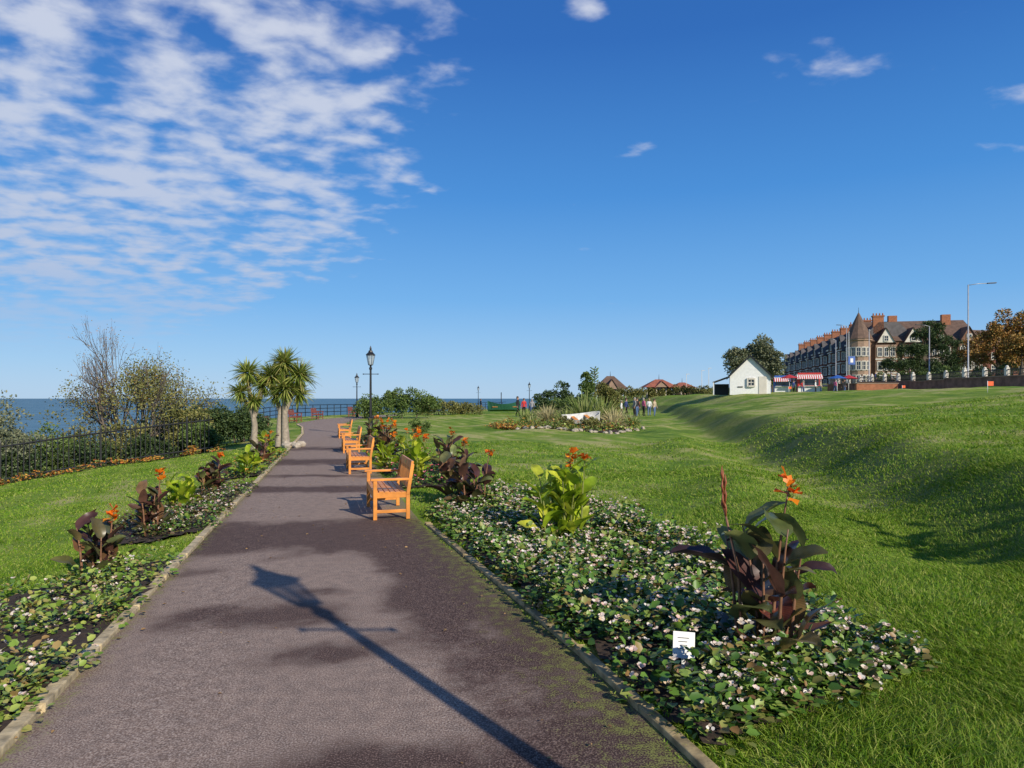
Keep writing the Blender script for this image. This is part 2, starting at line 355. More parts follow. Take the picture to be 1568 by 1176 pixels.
for fx,side,y0,y1,n in ((Lx,-1,3,20,5000),(Rx,1,3,9,1200),(Rx,1,12,30,3000),(Rx,-.35,3,9.5,1500)):
    X,Y=tuft(fx,side,y0,y1,n)
    n=len(X); Z=terrain(X,Y); H=rng.uniform(.02,.06,n); a=rng.uniform(0,6.28,n)
    if side==-.35: H*=.45
    P=np.stack([X,Y,Z],1); R=np.stack([np.cos(a),np.sin(a),0*a],1)*.004; D=np.stack([rng.normal(0,.4,n),rng.normal(0,.4,n),np.ones(n)],1)
    m1=P+D*H[:,None]*.5; V=np.stack([P-R,P+R,m1+R*.8,m1-R*.8,P+D*H[:,None]*[1.3,1.3,.9]],1).reshape(-1,3); b0=np.arange(n)[:,None]*5+o
    Vs.append(V);Q.append(b0+np.array([0,1,2,3]));Tt.append(b0+np.array([3,2,4]));o+=len(V)
npmesh('grass',np.concatenate(Vs),[np.concatenate(Q),np.concatenate(Tt)],[gm])
# ---------------------------------------------------------------- bedding plants
def rand_in(poly,n):
    p=np.array(poly); X=rng.uniform(p[:,0].min(),p[:,0].max(),n*3); Y=rng.uniform(p[:,1].min(),p[:,1].max(),n*3)
    k=inpoly(X,Y,poly); return X[k][:n],Y[k][:n]
lf_g=leafmat('bedding_leaf',[(.035,.085,.014),(.07,.16,.02),(.13,.24,.035),(.24,.31,.07),(.22,.12,.05)],.45)
lf_y=leafmat('bedding_leaf_light',[(.08,.16,.02),(.17,.27,.035),(.32,.38,.08),(.32,.20,.08)],.45)
lf_r=leafmat('bedding_leaf_dark',[(.05,.03,.018),(.10,.07,.03),(.07,.13,.025),(.13,.05,.035)],.45)
fl_w=leafmat('white_petals',[(.78,.68,.58),(.82,.78,.70),(.78,.5,.42),(.8,.7,.58),(.65,.48,.3)],.5,.2)
fl_o=leafmat('orange_petals',[(.95,.18,.01),(.95,.36,.02),(.9,.12,.02)],.45,.3)
fl_y=leafmat('rust_petals',[(.55,.18,.03),(.65,.36,.05),(.38,.09,.03),(.2,.22,.05),(.12,.19,.03)],.5)
fl_k=leafmat('pink_petals',[(.7,.12,.2),(.75,.3,.35),(.7,.06,.05)],.5)
def bedding(name,poly,plants,per,size,hgt,lm,fm,nfl,rad=.17,fs=.02,holes=[]):
    X,Y=rand_in(poly,plants)
    for hx,hy,hr in holes:
        k=np.hypot(X-hx,Y-hy)>hr; X=X[k];Y=Y[k]
    Z=terrain(X,Y); n=len(X); hp=hgt*rng.uniform(.5,1.4,n)*(1+.25*np.sin(X*2.1+Y*1.3))
    idx=np.repeat(np.arange(n),per); N_=len(idx)
    d=nrm(rng.normal(size=(N_,3))); d[:,2]=np.abs(d[:,2]); rr=rng.uniform(.45,1,N_)**.5
    P=np.stack([X[idx]+d[:,0]*rad*rr,Y[idx]+d[:,1]*rad*rr,Z[idx]+.02+d[:,2]*hp[idx]*rr],1)
    D=d+rng.normal(0,.5,(N_,3)); D[:,2]*=.4; Up=np.array([0,0,1.])+rng.normal(0,.35,(N_,3))+d*.5
    V1,F1=leaves(P,D,Up,size*rng.uniform(.5,1.3,N_),.95,.12); parts=[(V1,F1,0)]
    if nfl:
        idx=rng.integers(0,n,nfl); d=nrm(rng.normal(size=(nfl,3))); d[:,2]=np.abs(d[:,2])+.3; d=nrm(d)
        C=np.stack([X[idx]+d[:,0]*rad,Y[idx]+d[:,1]*rad,Z[idx]+.03+d[:,2]*hp[idx]*1.08],1)
        fz_=fs*rng.uniform(.5,1.35,nfl)
        for k in range(4):
            a=k*1.57+rng.uniform(-.3,.3,nfl); Dp=np.stack([np.cos(a),np.sin(a),.35+0*a],1)+d*.3
            V2,F2=leaves(C+rng.normal(0,.004,(nfl,3)),Dp,d+np.array([0,-.4,.4]),fz_,1.1,.1); parts.append((V2,F2,1))
    V,F,M=merge(parts); return npmesh(name,V,F,[lm,fm],M)
bedding('begonia_bed',BR1,640,50,.056,.21,lf_g,fl_w,2700,holes=[(1.55,4.3,.12),(1.03,4.0,.2)],fs=.022)
bedding('begonia_bed',[(.98,3.4),(2.55,4.38),(2.45,4.9),(1.0,3.85)],70,50,.05,.17,lf_g,fl_w,190,rad=.14,fs=.021,holes=[(1.03,3.95,.18)])
bedding('begonia_bed',BL1,760,44,.047,.18,lf_y,fl_w,1700,fs=.02)
bedding('bedding_plants',BR2,160,30,.06,.22,lf_g,fl_k,260,fs=.03)
bedding('bedding_plants',BR3,100,22,.08,.25,lf_r,fl_o,60,fs=.03)
bedding('bedding_plants',BL2,120,32,.045,.14,lf_r,fl_w,120)
bedding('bedding_plants',BL2[:1]+[BL2[1]]+[(-5.3,10.5),(-4.6,8.6)],60,30,.045,.14,lf_g,fl_w,160)
bedding('bedding_plants',BL3,120,30,.05,.18,lf_g,fl_y,200,fs=.03)
bedding('rust_flower_border',BLF,420,30,.07,.18,fl_y,fl_y,600,fs=.06,rad=.22)
# ---------------------------------------------------------------- cannas
cn_d=leafmat('canna_leaf_dark',[(.05,.03,.03),(.12,.05,.045),(.10,.14,.045),(.22,.07,.05),(.22,.27,.09),(.07,.045,.04)],.33,.3,.5,True)
cn_g=leafmat('canna_leaf_green',[(.20,.34,.02),(.36,.50,.03),(.55,.60,.07)],.4,.4,.4,True)
cn_s=simple('canna_stem',(.18,.2,.05),.5,.3,20)
cn_sd=simple('canna_stem_dark',(.22,.11,.06),.5,.3,20)
def canna(x,y,h,spread,dark=True,nst=4,nlf=5,flowers=1,bigleaf=.36,topleaf=.66,elr=(30,70),fscale=1.0):
    g=T(x,y); mb=MB(); st=cn_sd if dark else cn_s; leafm=cn_d if dark else cn_g
    mb.mi(st); mb.mi(leafm); mb.mi(fl_o); uvs=[]
    r=random
    for s_ in range(nst):
        a0=2*math.pi*s_/nst+r.uniform(-.5,.5); off=r.uniform(.02,.16)*spread/.4
        hh=h*(r.uniform(.88,1) if s_<flowers else r.uniform(.48,.76))
        bx,by=off*math.cos(a0),off*math.sin(a0); lean=r.uniform(.05,.2)*hh*(.6 if s_<flowers else 1)
        top=(bx+math.cos(a0)*lean,by+math.sin(a0)*lean,hh)
        pts=[(bx+(top[0]-bx)*t*t,by+(top[1]-by)*t*t,hh*t) for t in (0,.3,.6,.85,1)]
        mb.tube(pts,[.013,.012,.010,.006,.004],st,7)
        lt=topleaf if s_<flowers else .95
        for k in range(nlf):
            t=(.12+ (lt-.12)*k/(nlf-1)); az=a0+k*2.4+r.uniform(-.5,.5)
            p0=Vector((bx+(top[0]-bx)*t*t,by+(top[1]-by)*t*t,hh*t))
            L=bigleaf*r.uniform(.7,1.2)*(1.1-.35*k/nlf); W=L*r.uniform(.38,.52)
            el=math.radians(r.uniform(*elr)); dr=r.uniform(.15,.8); side=Vector((-math.sin(az),math.cos(az),0))
            tw=r.uniform(-.9,.9); ns=9; vs=[];uv=[]
            c=p0.copy(); e=el; fold=r.uniform(.1,.5)
            for i in range(ns+1):
                u=i/ns; wd=W*.5*(math.sin(math.pi*min(1,u**.75))**.8 if 0<u<1 else 0)+.004
                d=Vector((math.cos(az)*math.cos(e),math.sin(az)*math.cos(e),math.sin(e))); up=side.cross(d)*-1
                sd=(side*math.cos(tw*u)+up*math.sin(tw*u)); upv=sd.cross(d)*-1
                rip=.05*W*math.sin(u*14+k)
                for q in (-1,-.5,0,.5,1):
                    vs.append(c+sd*wd*q+upv*(abs(q)*wd*fold+(rip if abs(q)==1 else 0))); uv.append((q*.15,u*1.0+abs(q)*.15))
                c=c+d*(L/ns); e-=dr*2.2/ns*(u+.35)
            fs=[(i*5+j,i*5+j+1,(i+1)*5+j+1,(i+1)*5+j) for i in range(ns) for j in range(4)]
            mb.poly(vs,fs,leafm,True); uvs.append((len(mb.v)-len(vs),uv))
        if s_<flowers:
            tz=Vector(top); nb=r.randint(8,13)
            for k in range(nb):
                a=k*2.4+r.uniform(-.4,.4); el=r.uniform(-.4,1.2); L=r.uniform(.05,.09)*fscale; c=tz+Vector((r.uniform(-.02,.02),r.uniform(-.02,.02),r.uniform(-.10,.02)))
                d=Vector((math.cos(a)*math.cos(el),math.sin(a)*math.cos(el),math.sin(el))); sd=Vector((-math.sin(a),math.cos(a),0)); w=L*.5
                vs=[c,c+d*L*.4-sd*w,c+d*L*.85-sd*w*.8+Vector((0,0,.012)),c+d*L*1.05-Vector((0,0,.01)),c+d*L*.85+sd*w*.8+Vector((0,0,.012)),c+d*L*.4+sd*w]
                mb.poly(vs,[(0,3,2,1),(0,5,4,3)],fl_o,True)
            for k in range(4):
                c=tz+Vector((0,0,-.12+k*.03)); mb.tube([c,c+Vector((.03*math.cos(k*2),.03*math.sin(k*2),.03))],[.008,.011],cn_s,5)
    me=mb.build('canna_lily'); me.location=(x,y,g)
    l=me.data.uv_layers.new(name='UVMap'); uva=np.zeros((len(mb.v),2),np.float32)
    for o_,uv in uvs: uva[o_:o_+len(uv)]=uv
    li=np.zeros(len(me.data.loops),np.int32); me.data.loops.foreach_get('vertex_index',li); l.data.foreach_set('uv',uva[li].ravel())
    return me
random.seed(31)
canna(1.6,4.35,1.27,.5,True,8,5,1,bigleaf=.41,topleaf=.58,elr=(20,76),fscale=1.1)
spm=leafmat('canna_bud',[(.40,.13,.06),(.28,.08,.04)],.5,.2)
mb=MB(); mb.tube([(0,0,0),(-.03,0,.6),(-.12,.01,1.0)],[.012,.010,.007],cn_sd,7)
for k in range(9):
    z=.95+k*.028; mb.tube([(-.11-k*.002,0,z),(-.125+.015*math.cos(k*2),.015*math.sin(k*2),z+.05),(-.125+.01*math.cos(k*2),.01*math.sin(k*2),z+.10)],[.007,.008,.002],spm,5)
o=mb.build('canna_flower_spike'); o.location=(1.47,4.36,0)
canna(.63,8.1,1.08,.62,False,13,6,3,bigleaf=.35,topleaf=.8,elr=(32,74))
canna(-.62,10.6,.92,.5,True,9,5,1,bigleaf=.36)
canna(-.9,11.3,.9,.45,True,7,5,0,bigleaf=.34)
canna(-1.95,14.3,1.0,.45,False,9,5,4,bigleaf=.34)
canna(-1.1,13.5,.95,.4,True,8,5,2,bigleaf=.36)
canna(-1.5,16.0,1.0,.4,True,7,4,2)
canna(-3.3,18.3,1.05,.5,True,8,4,4); canna(-2.6,17.6,.95,.5,False,7,4,3); canna(-2.9,15.8,.9,.4,False,7,4,2)
canna(-4.3,23,1.0,.5,True,8,4,2); canna(-5,25.5,.95,.5,False,7,4,2); canna(-5.6,27.3,1.,.5,True,7,4,2)
canna(-4.03,6.7,.72,.42,True,8,5,1,bigleaf=.26,elr=(35,75))
canna(-4.6,8.75,.82,.42,True,8,5,1,bigleaf=.27,elr=(35,75))
canna(-5.2,10.8,.62,.4,False,10,5,0,bigleaf=.30,elr=(40,78))
canna(-5.5,12.6,.78,.45,True,9,5,1,bigleaf=.30)
canna(-5.85,15.2,.75,.4,False,9,5,0,bigleaf=.32); canna(-6.4,17.5,.8,.4,True,8,4,1,bigleaf=.32)
canna(-6.95,19.5,.85,.4,False,8,4,1,bigleaf=.32); canna(-7.3,20.4,.8,.4,True,8,4,0,bigleaf=.32)
for (x,y) in ((6.7,5.5),(7.0,4.6),(7.7,5.1),(7.4,3.6)): canna(x,y,1.3,.5,True,5,4,3,bigleaf=.34,elr=(10,70))  # extra out-of-frame cannas, added to throw broken shadows across the right lawn
# plant label
wh=simple('white_paint',(.78,.78,.75),.5,.06,5); ink=simple('label_ink',(.05,.05,.06),.6)
blk=simple('black_iron',(.012,.013,.014),.45,.3,6)
G=Group('plant_label',(1.02,4.08,0),.12)
G.part('stake').box((0,.005,.09),(.02,.006,.20),wh)
pl=G.part('plate'); pl.box((0,-.006,.235),(.135,.005,.15),wh,rx=-.25,ry=.12)
tx=G.part('lettering')
for i in range(4):
    zz=.275-i*.02; tx.box((-.005*(i%2),-.0105-(zz-.235)*-.255,zz),(.07-.015*(i%3),.0012,.004),ink,rx=-.25,ry=.12)
G.done()
# ---------------------------------------------------------------- benches
wood=simple('varnished_teak',(.66,.25,.045),.4,.3,5,spec=.5)
brass=simple('brass_plaque',(.5,.4,.15),.3,.1,5,metal=.8)
def bench(x,y,rz,dark=None,sc=.87):
    w=dark or wood; G=Group('park_bench',(x,y,.016 if not dark else T(x,y)),rz,sc); L=1.5
    lg=G.part('legs')
    for sx in(-1,1):
        X=sx*(L/2-.04)
        lg.box((X,-.27,.31),(.07,.06,.62),w)
        lg.box((X,.25,.2),(.07,.06,.40),w); lg.box((X,.285,.63),(.07,.055,.50),w,rx=-.16)
        lg.box((X,-.01,.39),(.05,.46,.09),w); lg.box((X,-.01,.13),(.045,.46,.05),w)
    ar=G.part('armrests')
    for sx in(-1,1):
        X=sx*(L/2-.04); ar.box((X,-.04,.64),(.09,.60,.035),w)
    se=G.part('seat')
    for i in range(6): se.box((0,-.26+i*.088,.445-.004*i),(L-.02 if i>0 else L-.16,.072,.025),w)
    G.part('apron').box((0,-.28,.38),(L-.15,.028,.10),w)
    bk=G.part('backrest'); bk.box((0,.325,.86),(L-.15,.04,.12),w,rx=-.16); bk.box((0,.265,.52),(L-.15,.035,.06),w,rx=-.16)
    n=13
    for i in range(n): bk.box((-(L/2-.14)+i*(L-.28)/(n-1),.295,.685),(.055,.018,.28),w,rx=-.16)
    G.part('plaque').box((0,.301,.86),(.16,.006,.05),brass,rx=-.16)
    G.done(.004)
bz=math.radians(-74)
bench(-1.84,10.15,bz); bench(-3.55,15.9,bz); bench(-5.1,21.7,bz); bench(-7.2,29.5,bz)
dk=simple('red_brown_wood',(.20,.05,.03),.5)
for (x,y,r_) in ((-15.8,50,-1.5),(-15.9,56,-1.55),(-17,47,-1.2),(-14.8,64,-1.6)): bench(x,y,r_+math.pi,dk,1)
# ---------------------------------------------------------------- lamps
glass,nt,b=newmat('lantern_glass'); b.inputs['Base Color'].default_value=(.55,.6,.6,1); b.inputs['Roughness'].default_value=.1; b.inputs['Alpha'].default_value=.45
def lamp(x,y,h,z=None):
    G=Group('street_lamp',(x,y,T(x,y) if z is None else z)); s=h/3.9
    p=G.part('post')
    p.tube([(0,0,0),(0,0,.12*s),(0,0,.14*s),(0,0,.7*s),(0,0,.74*s),(0,0,.8*s),(0,0,.84*s),(0,0,2.9*s),(0,0,2.93*s),(0,0,3.0*s),(0,0,3.03*s),(0,0,3.1*s)],[.17,.17,.12,.10,.13,.13,.06,.045,.07,.07,.04,.05],blk,12,False)
    p.tube([(-.32,0,2.72*s),(.32,0,2.72*s)],.015,blk,6); p.ball((-.33,0,2.72*s),.03,blk,6,4); p.ball((.33,0,2.72*s),.03,blk,6,4)
    l=G.part('lantern_frame'); gl=G.part('lantern_glass'); z0=3.12*s;z1=3.55*s
    for k in range(6):
        a=k*math.pi/3; b_=a+math.pi/3
        A0=Vector((.10*math.cos(a),.10*math.sin(a),z0));A1=Vector((.19*math.cos(a),.19*math.sin(a),z1))
        B0=Vector((.10*math.cos(b_),.10*math.sin(b_),z0));B1=Vector((.19*math.cos(b_),.19*math.sin(b_),z1))
        l.tube([A0,A1],.012,blk,5); l.tube([A1,B1],.014,blk,5); l.tube([A0,B0],.014,blk,5)
        gl.poly([A0,B0,B1,A1],[(0,1,2,3)],glass)
    l.tube([(0,0,z1),(0,0,z1+.02),(0,0,z1+.13),(0,0,z1+.2),(0,0,z1+.22),(0,0,z1+.3),(0,0,z1+.42)],[.23,.22,.11,.09,.045,.05,.008],blk,6,False)
    l.tube([(0,0,z0-.03),(0,0,z0+.01)],[.05,.11],blk,6,False)
    G.done()
lamp(1.95,.72,3.9)
lamp(-6.35,30.8,4.0); lamp(-13.8,61,3.9); lamp(2.4,95,3.9); lamp(-6,122,3.9,.0); lamp(-27.5,46,3.6,-1.2)
galv=simple('galvanised_steel',(.4,.41,.42),.5,.1,3,metal=.3)
def tall_lamp(x,y,h,arm,dirx=1):
    m_=galv
    G=Group('tall_street_lamp',(x,y,T(x,y)-.3)); p=G.part('column')
    p.tube([(0,0,0),(0,0,1.2),(0,0,1.25),(0,0,h)],[.13,.13,.08,.055],m_,8)
    if arm:
        p.tube([(0,0,h-.05),(dirx*arm*.5,0,h+.1),(dirx*arm,0,h+.15)],.035,m_,6); G.part('head').box((dirx*(arm+.4),0,h+.17),(.9,.25,.09),blk,ry=-.05*dirx)
    else: G.part('head').tube([(0,0,h),(0,0,h+.1),(0,0,h+.2)],[.1,.18,.05],m_,8)
    G.done()
tall_lamp(46.9,70.5,11.2,2.0); tall_lamp(56,92,8.2,1.,-1); tall_lamp(50,96,8,.0); tall_lamp(61,125,11,1.0,-1); tall_lamp(51,108,7.5,.6,-1)
# ---------------------------------------------------------------- iron fence & railings
def fence(name,pts,h,sp,bar,rails):
    mb=MB(); pts=[np.array(p,float) for p in pts]
    for a,b_ in zip(pts[:-1],pts[1:]):
        L=np.linalg.norm(b_-a); n=int(L/sp)
        for i in range(n):
            t=i/n; q=a+(b_-a)*t; z=T(*q); big=(i%18==0); r_=bar*(2.2 if big else 1)
            mb.tube([(q[0],q[1],z-.1),(q[0],q[1],z+h-.08),(q[0],q[1],z+h+(.06 if big else 0))],[r_,r_,r_*.2],blk,4,False)
        m_=max(2,int(L/1.5))
        for rh in rails:
            pp=[]
            for i in range(m_+1):
                q=a+(b_-a)*i/m_; pp.append((q[0],q[1],T(*q)+rh))
            mb.tube(pp,.03,blk,4,False)
    return mb.build(name)
fence('iron_fence',[fA,fB,fC],1.5,.16,.019,(.18,1.28))
fence('clifftop_railing',[(-14.4,36),(-20.2,46),(-19.4,62),(-12.5,84),(-1,110)],1.1,1.2,.035,(.4,.75,1.08))
# ---------------------------------------------------------------- foliage tools
def grow(mb,mat,p,d,L,r,depth,tips,spread=.6,nch=3,up=.15,sides=5,shr=.72):
    p=Vector(p); d=Vector(d).normalized(); bend=Vector((random.gauss(0,.12),random.gauss(0,.12),random.gauss(0,.08)+up*.3))
    m_=p+d*L*.5; d2=(d+bend).normalized(); q=m_+d2*L*.5
    mb.tube([p,m_,q],[r,r*.85,r*.68],mat,sides,True,False)
    tips.append((q,depth))
    if depth<=0: return
    for k in range(nch):
        ax=Vector((random.gauss(0,1),random.gauss(0,1),random.gauss(0,1))); ax=(ax-d2*ax.dot(d2)).normalized()
        nd=(d2+ax*spread*random.uniform(.6,1.3)+Vector((0,0,up))).normalized()
        st=p+(q-p)*random.uniform(.55,1) if k else q
        grow(mb,mat,st,nd,L*shr*random.uniform(.75,1.15),r*.6,depth-1,tips,spread,nch,up,max(3,sides-1),shr)
def cloud(blobs,n,size,sub=14,w=.8,flat=.5):
    vol=np.array([b_[3]*b_[4]*b_[5] for b_ in blobs])**.67; vol/=vol.sum(); Ps=[];Ds=[]
    for b_,f in zip(blobs,vol):
        c=np.array(b_[:3]); R=np.array(b_[3:6]); k=int(n*f); s_=sub
        d=nrm(rng.normal(size=(s_,3))); cc=c+d*R*rng.uniform(.35,.9,(s_,1)); rr=R.mean()*rng.uniform(.2,.45,s_)
        j=rng.integers(0,s_,k); e=nrm(rng.normal(size=(k,3))); e[:,2]=np.where(rng.random(k)<.6,np.abs(e[:,2]),e[:,2])
        Ps.append(cc[j]+e*rr[j][:,None]*rng.uniform(.6,1.15,(k,1))); Ds.append(e+rng.normal(0,.6,(k,3)))
    P=np.concatenate(Ps); D=np.concatenate(Ds)
    return leaves(P,D,np.array([0,0,1.])*flat+rng.normal(0,.6,P.shape)+D*.3,size*rng.uniform(.6,1.3,len(P)),w)
bark=simple('bark',(.09,.07,.05),.9,.3,10,bump=.6); barkg=simple('pale_bark',(.30,.25,.19),.9,.3,10,bump=.6); barkt=simple('grey_brown_bark',(.15,.12,.095),.9,.3,10)
fo_mid=leafmat('foliage_mid',[(.05,.09,.02),(.09,.15,.03),(.16,.21,.05)],.6)
fo_dark=leafmat('foliage_dark',[(.02,.045,.014),(.045,.08,.022),(.08,.12,.03)],.6)
fo_grey=leafmat('foliage_grey',[(.09,.115,.06),(.14,.16,.085),(.22,.22,.12)],.6)
fo_aut=leafmat('foliage_autumn',[(.22,.10,.025),(.36,.17,.035),(.17,.16,.035),(.42,.22,.05)],.6)
fo_olive=leafmat('foliage_olive',[(.09,.10,.028),(.16,.17,.045),(.25,.22,.065)],.6)
def plant(name,x,y,blobs,n,size,mat,trunk=None,sub=14,w=.8,z=None):
    g=T(x,y) if z is None else z; V,F=cloud(blobs,n,size,sub,w)
    mats=[mat,bark]; mb=MB()
    if trunk:
        h,r_=trunk; mb.tube([(0,0,-.3),(random.uniform(-.1,.1),0,h*.5),(0,0,h)],[r_*1.3,r_,r_*.7],bark,8)
        for b_ in blobs:
            c=Vector(b_[:3]); mb.tube([(0,0,h*.8),(c.x*.5,c.y*.5,(h+c.z)*.5),tuple(c)],[r_*.6,r_*.4,r_*.15],bark,5)
    else:
        for b_ in blobs:
            c=Vector(b_[:3]); mb.tube([(c.x*.5,c.y*.5,-.4),tuple(c)],[.07,.02],bark,5)
    mv=np.array(mb.v,float); o=len(V); fs4=np.array([f for f in mb.f if len(f)==4])
    V=np.concatenate([V,mv]); ob=npmesh(name,V,[F,fs4+o],mats,[0,1]); ob.location=(x,y,g); return ob
random.seed(15)
mb=MB(); tips=[]
for k in range(6):
    a=k*1.05+.3; s_=random.uniform(.25,.75); grow(mb,barkt,(math.cos(a)*.25,math.sin(a)*.25,0),(math.cos(a)*s_,math.sin(a)*s_,1),1.5,.085,5,tips,.55,3,.12,6,.76)
allv=np.array(mb.v,float); sz=7.2/np.percentile(allv[:,2],99.8); sx=3.1/np.percentile(np.abs(allv[:,0]),99)
ends=np.array([tuple(t[0]) for t in tips if t[1]<=1])*[sx,sx,sz]; mv=allv*[sx,sx,sz]
low=ends[(ends[:,2]<4.6+.9*np.sin(ends[:,0]*2)+.35*ends[:,0])]
idx=rng.integers(0,len(low),9000); P=low[idx]+rng.normal(0,.28,(9000,3)); V,F=leaves(P,rng.normal(size=P.shape),rng.normal(size=P.shape)+[0,0,1],.085,.8)
idx=rng.integers(0,len(ends),1800); P2=ends[idx]+rng.normal(0,.12,(1800,3)); V2,F2=leaves(P2,rng.normal(size=P2.shape),rng.normal(size=P2.shape)+[0,0,1],.055,.8)
f4=np.array([f for f in mb.f if len(f)==4]); o=len(V); o2=o+len(V2)
ob=npmesh('bare_tree',np.concatenate([V,V2,mv]),[F,F2+o,f4+o2],[fo_olive,fo_aut,barkt],[0,1,2]); ob.location=(-17.0,30.5,-2.3)
def bush(x,y,top,rx,n,size,mat,base=None):
    g=T(x,y) if base is None else base; h=top-g; bl=[]
    for k in range(6):
        bl.append((random.uniform(-.6,.6)*rx,random.uniform(-.4,.4)*rx,h*random.uniform(.35,.7),rx*random.uniform(.3,.6),rx*.5,h*random.uniform(.25,.42)))
    bl.append((0,0,h*.6,rx*.6,rx*.5,h*.34)); bl.append((0,0,h*.3,rx*.95,rx*.6,h*.32))
    return plant('clifftop_bush',x,y,bl,n,size,mat,None,12,.8,z=g)
random.seed(11)
bush(-21.5,24.5,1.15,2.2,7000,.10,fo_grey); bush(-19.3,26.2,1.35,2.0,9000,.09,fo_grey); bush(-25.5,21,.9,2.6,5000,.10,fo_grey)
bush(-17.6,27.2,.7,2.0,9000,.09,fo_mid); bush(-15.9,28.3,1.0,1.8,9000,.09,fo_olive); bush(-14.3,29.4,1.3,1.6,8000,.09,fo_olive); bush(-13.6,30.8,1.5,1.6,6000,.09,fo_dark)
bush(-12.4,31.5,1.3,1.3,7000,.09,fo_dark); bush(-23,27,.2,2.6,5000,.11,fo_dark); bush(-19.8,24.4,.3,1.3,5000,.08,fo_mid); bush(-16.4,26.6,.2,1.4,7000,.08,fo_dark); bush(-14.6,27.4,.3,1.2,6000,.08,fo_dark); bush(-13.2,28.9,.7,1.1,6000,.08,fo_mid)
bush(-17,33.5,1.0,2.6,8000,.10,fo_mid); bush(-18.6,25.0,1.25,1.6,9000,.08,fo_grey); bush(-18.0,24.2,.1,1.3,7000,.08,fo_dark)
bush(-19.8,30,1.3,2.2,8000,.10,fo_olive)
plant('evergreen_shrub',-9.3,58,[(-1.8,0,1.0,1.8,1.5,1.0),(0,0,1.3,1.9,1.5,1.2),(1.8,0,1.1,1.6,1.5,.9),(-3.2,0,.7,1.2,1.2,.8)],12000,.13,fo_mid,sub=22)
plant('evergreen_shrub',-7.5,70,[(0,0,.6,3.2,1.5,.8),(3,1,.5,2.5,1.5,.6)],6000,.15,fo_olive)
plant('evergreen_shrub',-4.4,33,[(0,0,.35,.5,.5,.4)],2500,.06,fo_mid)
# ---------------------------------------------------------------- cordyline palms
cp=leafmat('cordyline_leaf',[(.12,.18,.03),(.24,.32,.05),(.38,.42,.10),(.45,.38,.13)],.45,.3)
def palm(x,y,heads,trunks):
    g=T(x,y); mb=MB()
    for t in trunks: mb.tube(t[0],t[1],barkg,9)
    parts=[]
    for (hx,hy,hz,R,n) in heads:
        d=nrm(rng.normal(size=(n,3))); d[:,2]=np.where(d[:,2]<-.35,-d[:,2],d[:,2]); d=nrm(d)
        P=np.array([hx,hy,hz])+d*.06; V,F=strips(P,d,R*rng.uniform(.7,1.15,n),np.full(n,.055)*rng.uniform(.8,1.3,n),rng.uniform(.1,.55,n),5); parts.append((V,F,0))
        n2=n//3; d=nrm(np.stack([rng.normal(size=n2)*.5,rng.normal(size=n2)*.5,-np.ones(n2)],1)); V,F=strips(np.array([hx,hy,hz])+d*.05,d,R*.9*rng.uniform(.5,1,n2),np.full(n2,.05),rng.uniform(0,.1,n2),3); parts.append((V,F,0))
    mv=np.array(mb.v,float); f4=np.array([f for f in mb.f if len(f)==4]); parts.append((mv,f4,1))
    V,F,M=merge(parts); ob=npmesh('cordyline_palm',V,F,[cp,barkg],M); ob.location=(x,y,g)
palm(-9.25,24.6,[(-.25,0,2.75,.66,260),(.25,.2,2.35,.66,240),(-.45,-.1,2.05,.6,200),(.05,-.2,1.75,.5,140)],[([(0,0,-.2),(.02,0,.9),(-.1,0,1.6),(-.25,0,2.6)],[.15,.10,.08,.06]),([(0,.05,1.2),(.25,.2,2.2)],[.08,.06]),([(0,0,1.2),(-.45,-.1,2.0)],[.07,.05])])
palm(-8.15,24.6,[(0,0,2.95,.75,320),(-.5,.1,2.5,.72,280),(.5,0,2.5,.75,300),(.1,-.25,2.05,.7,260),(.45,.2,1.85,.6,180),(-.3,-.1,1.8,.5,120)],[([(.05,0,-.2),(.0,0,.9),(0,0,1.7),(0,0,2.9)],[.17,.11,.09,.07]),([(-.25,0,-.2),(-.2,.1,1.2),(-.5,.1,2.4)],[.12,.09,.06]),([(0,0,1.2),(.5,0,2.4)],[.09,.06])])
st_=simple('pale_stone',(.42,.36,.28),.9,.2,6,bump=.5)
mb=MB()
for k in range(9):
    x=-7.5+random.uniform(-.3,.3); y=23.5+random.uniform(-.7,.9); mb.ball((x,y,T(x,y)+.08),(random.uniform(.08,.18),random.uniform(.1,.18),random.uniform(.08,.16)),st_,7,5,.2)
mb.build('rockery_stones')
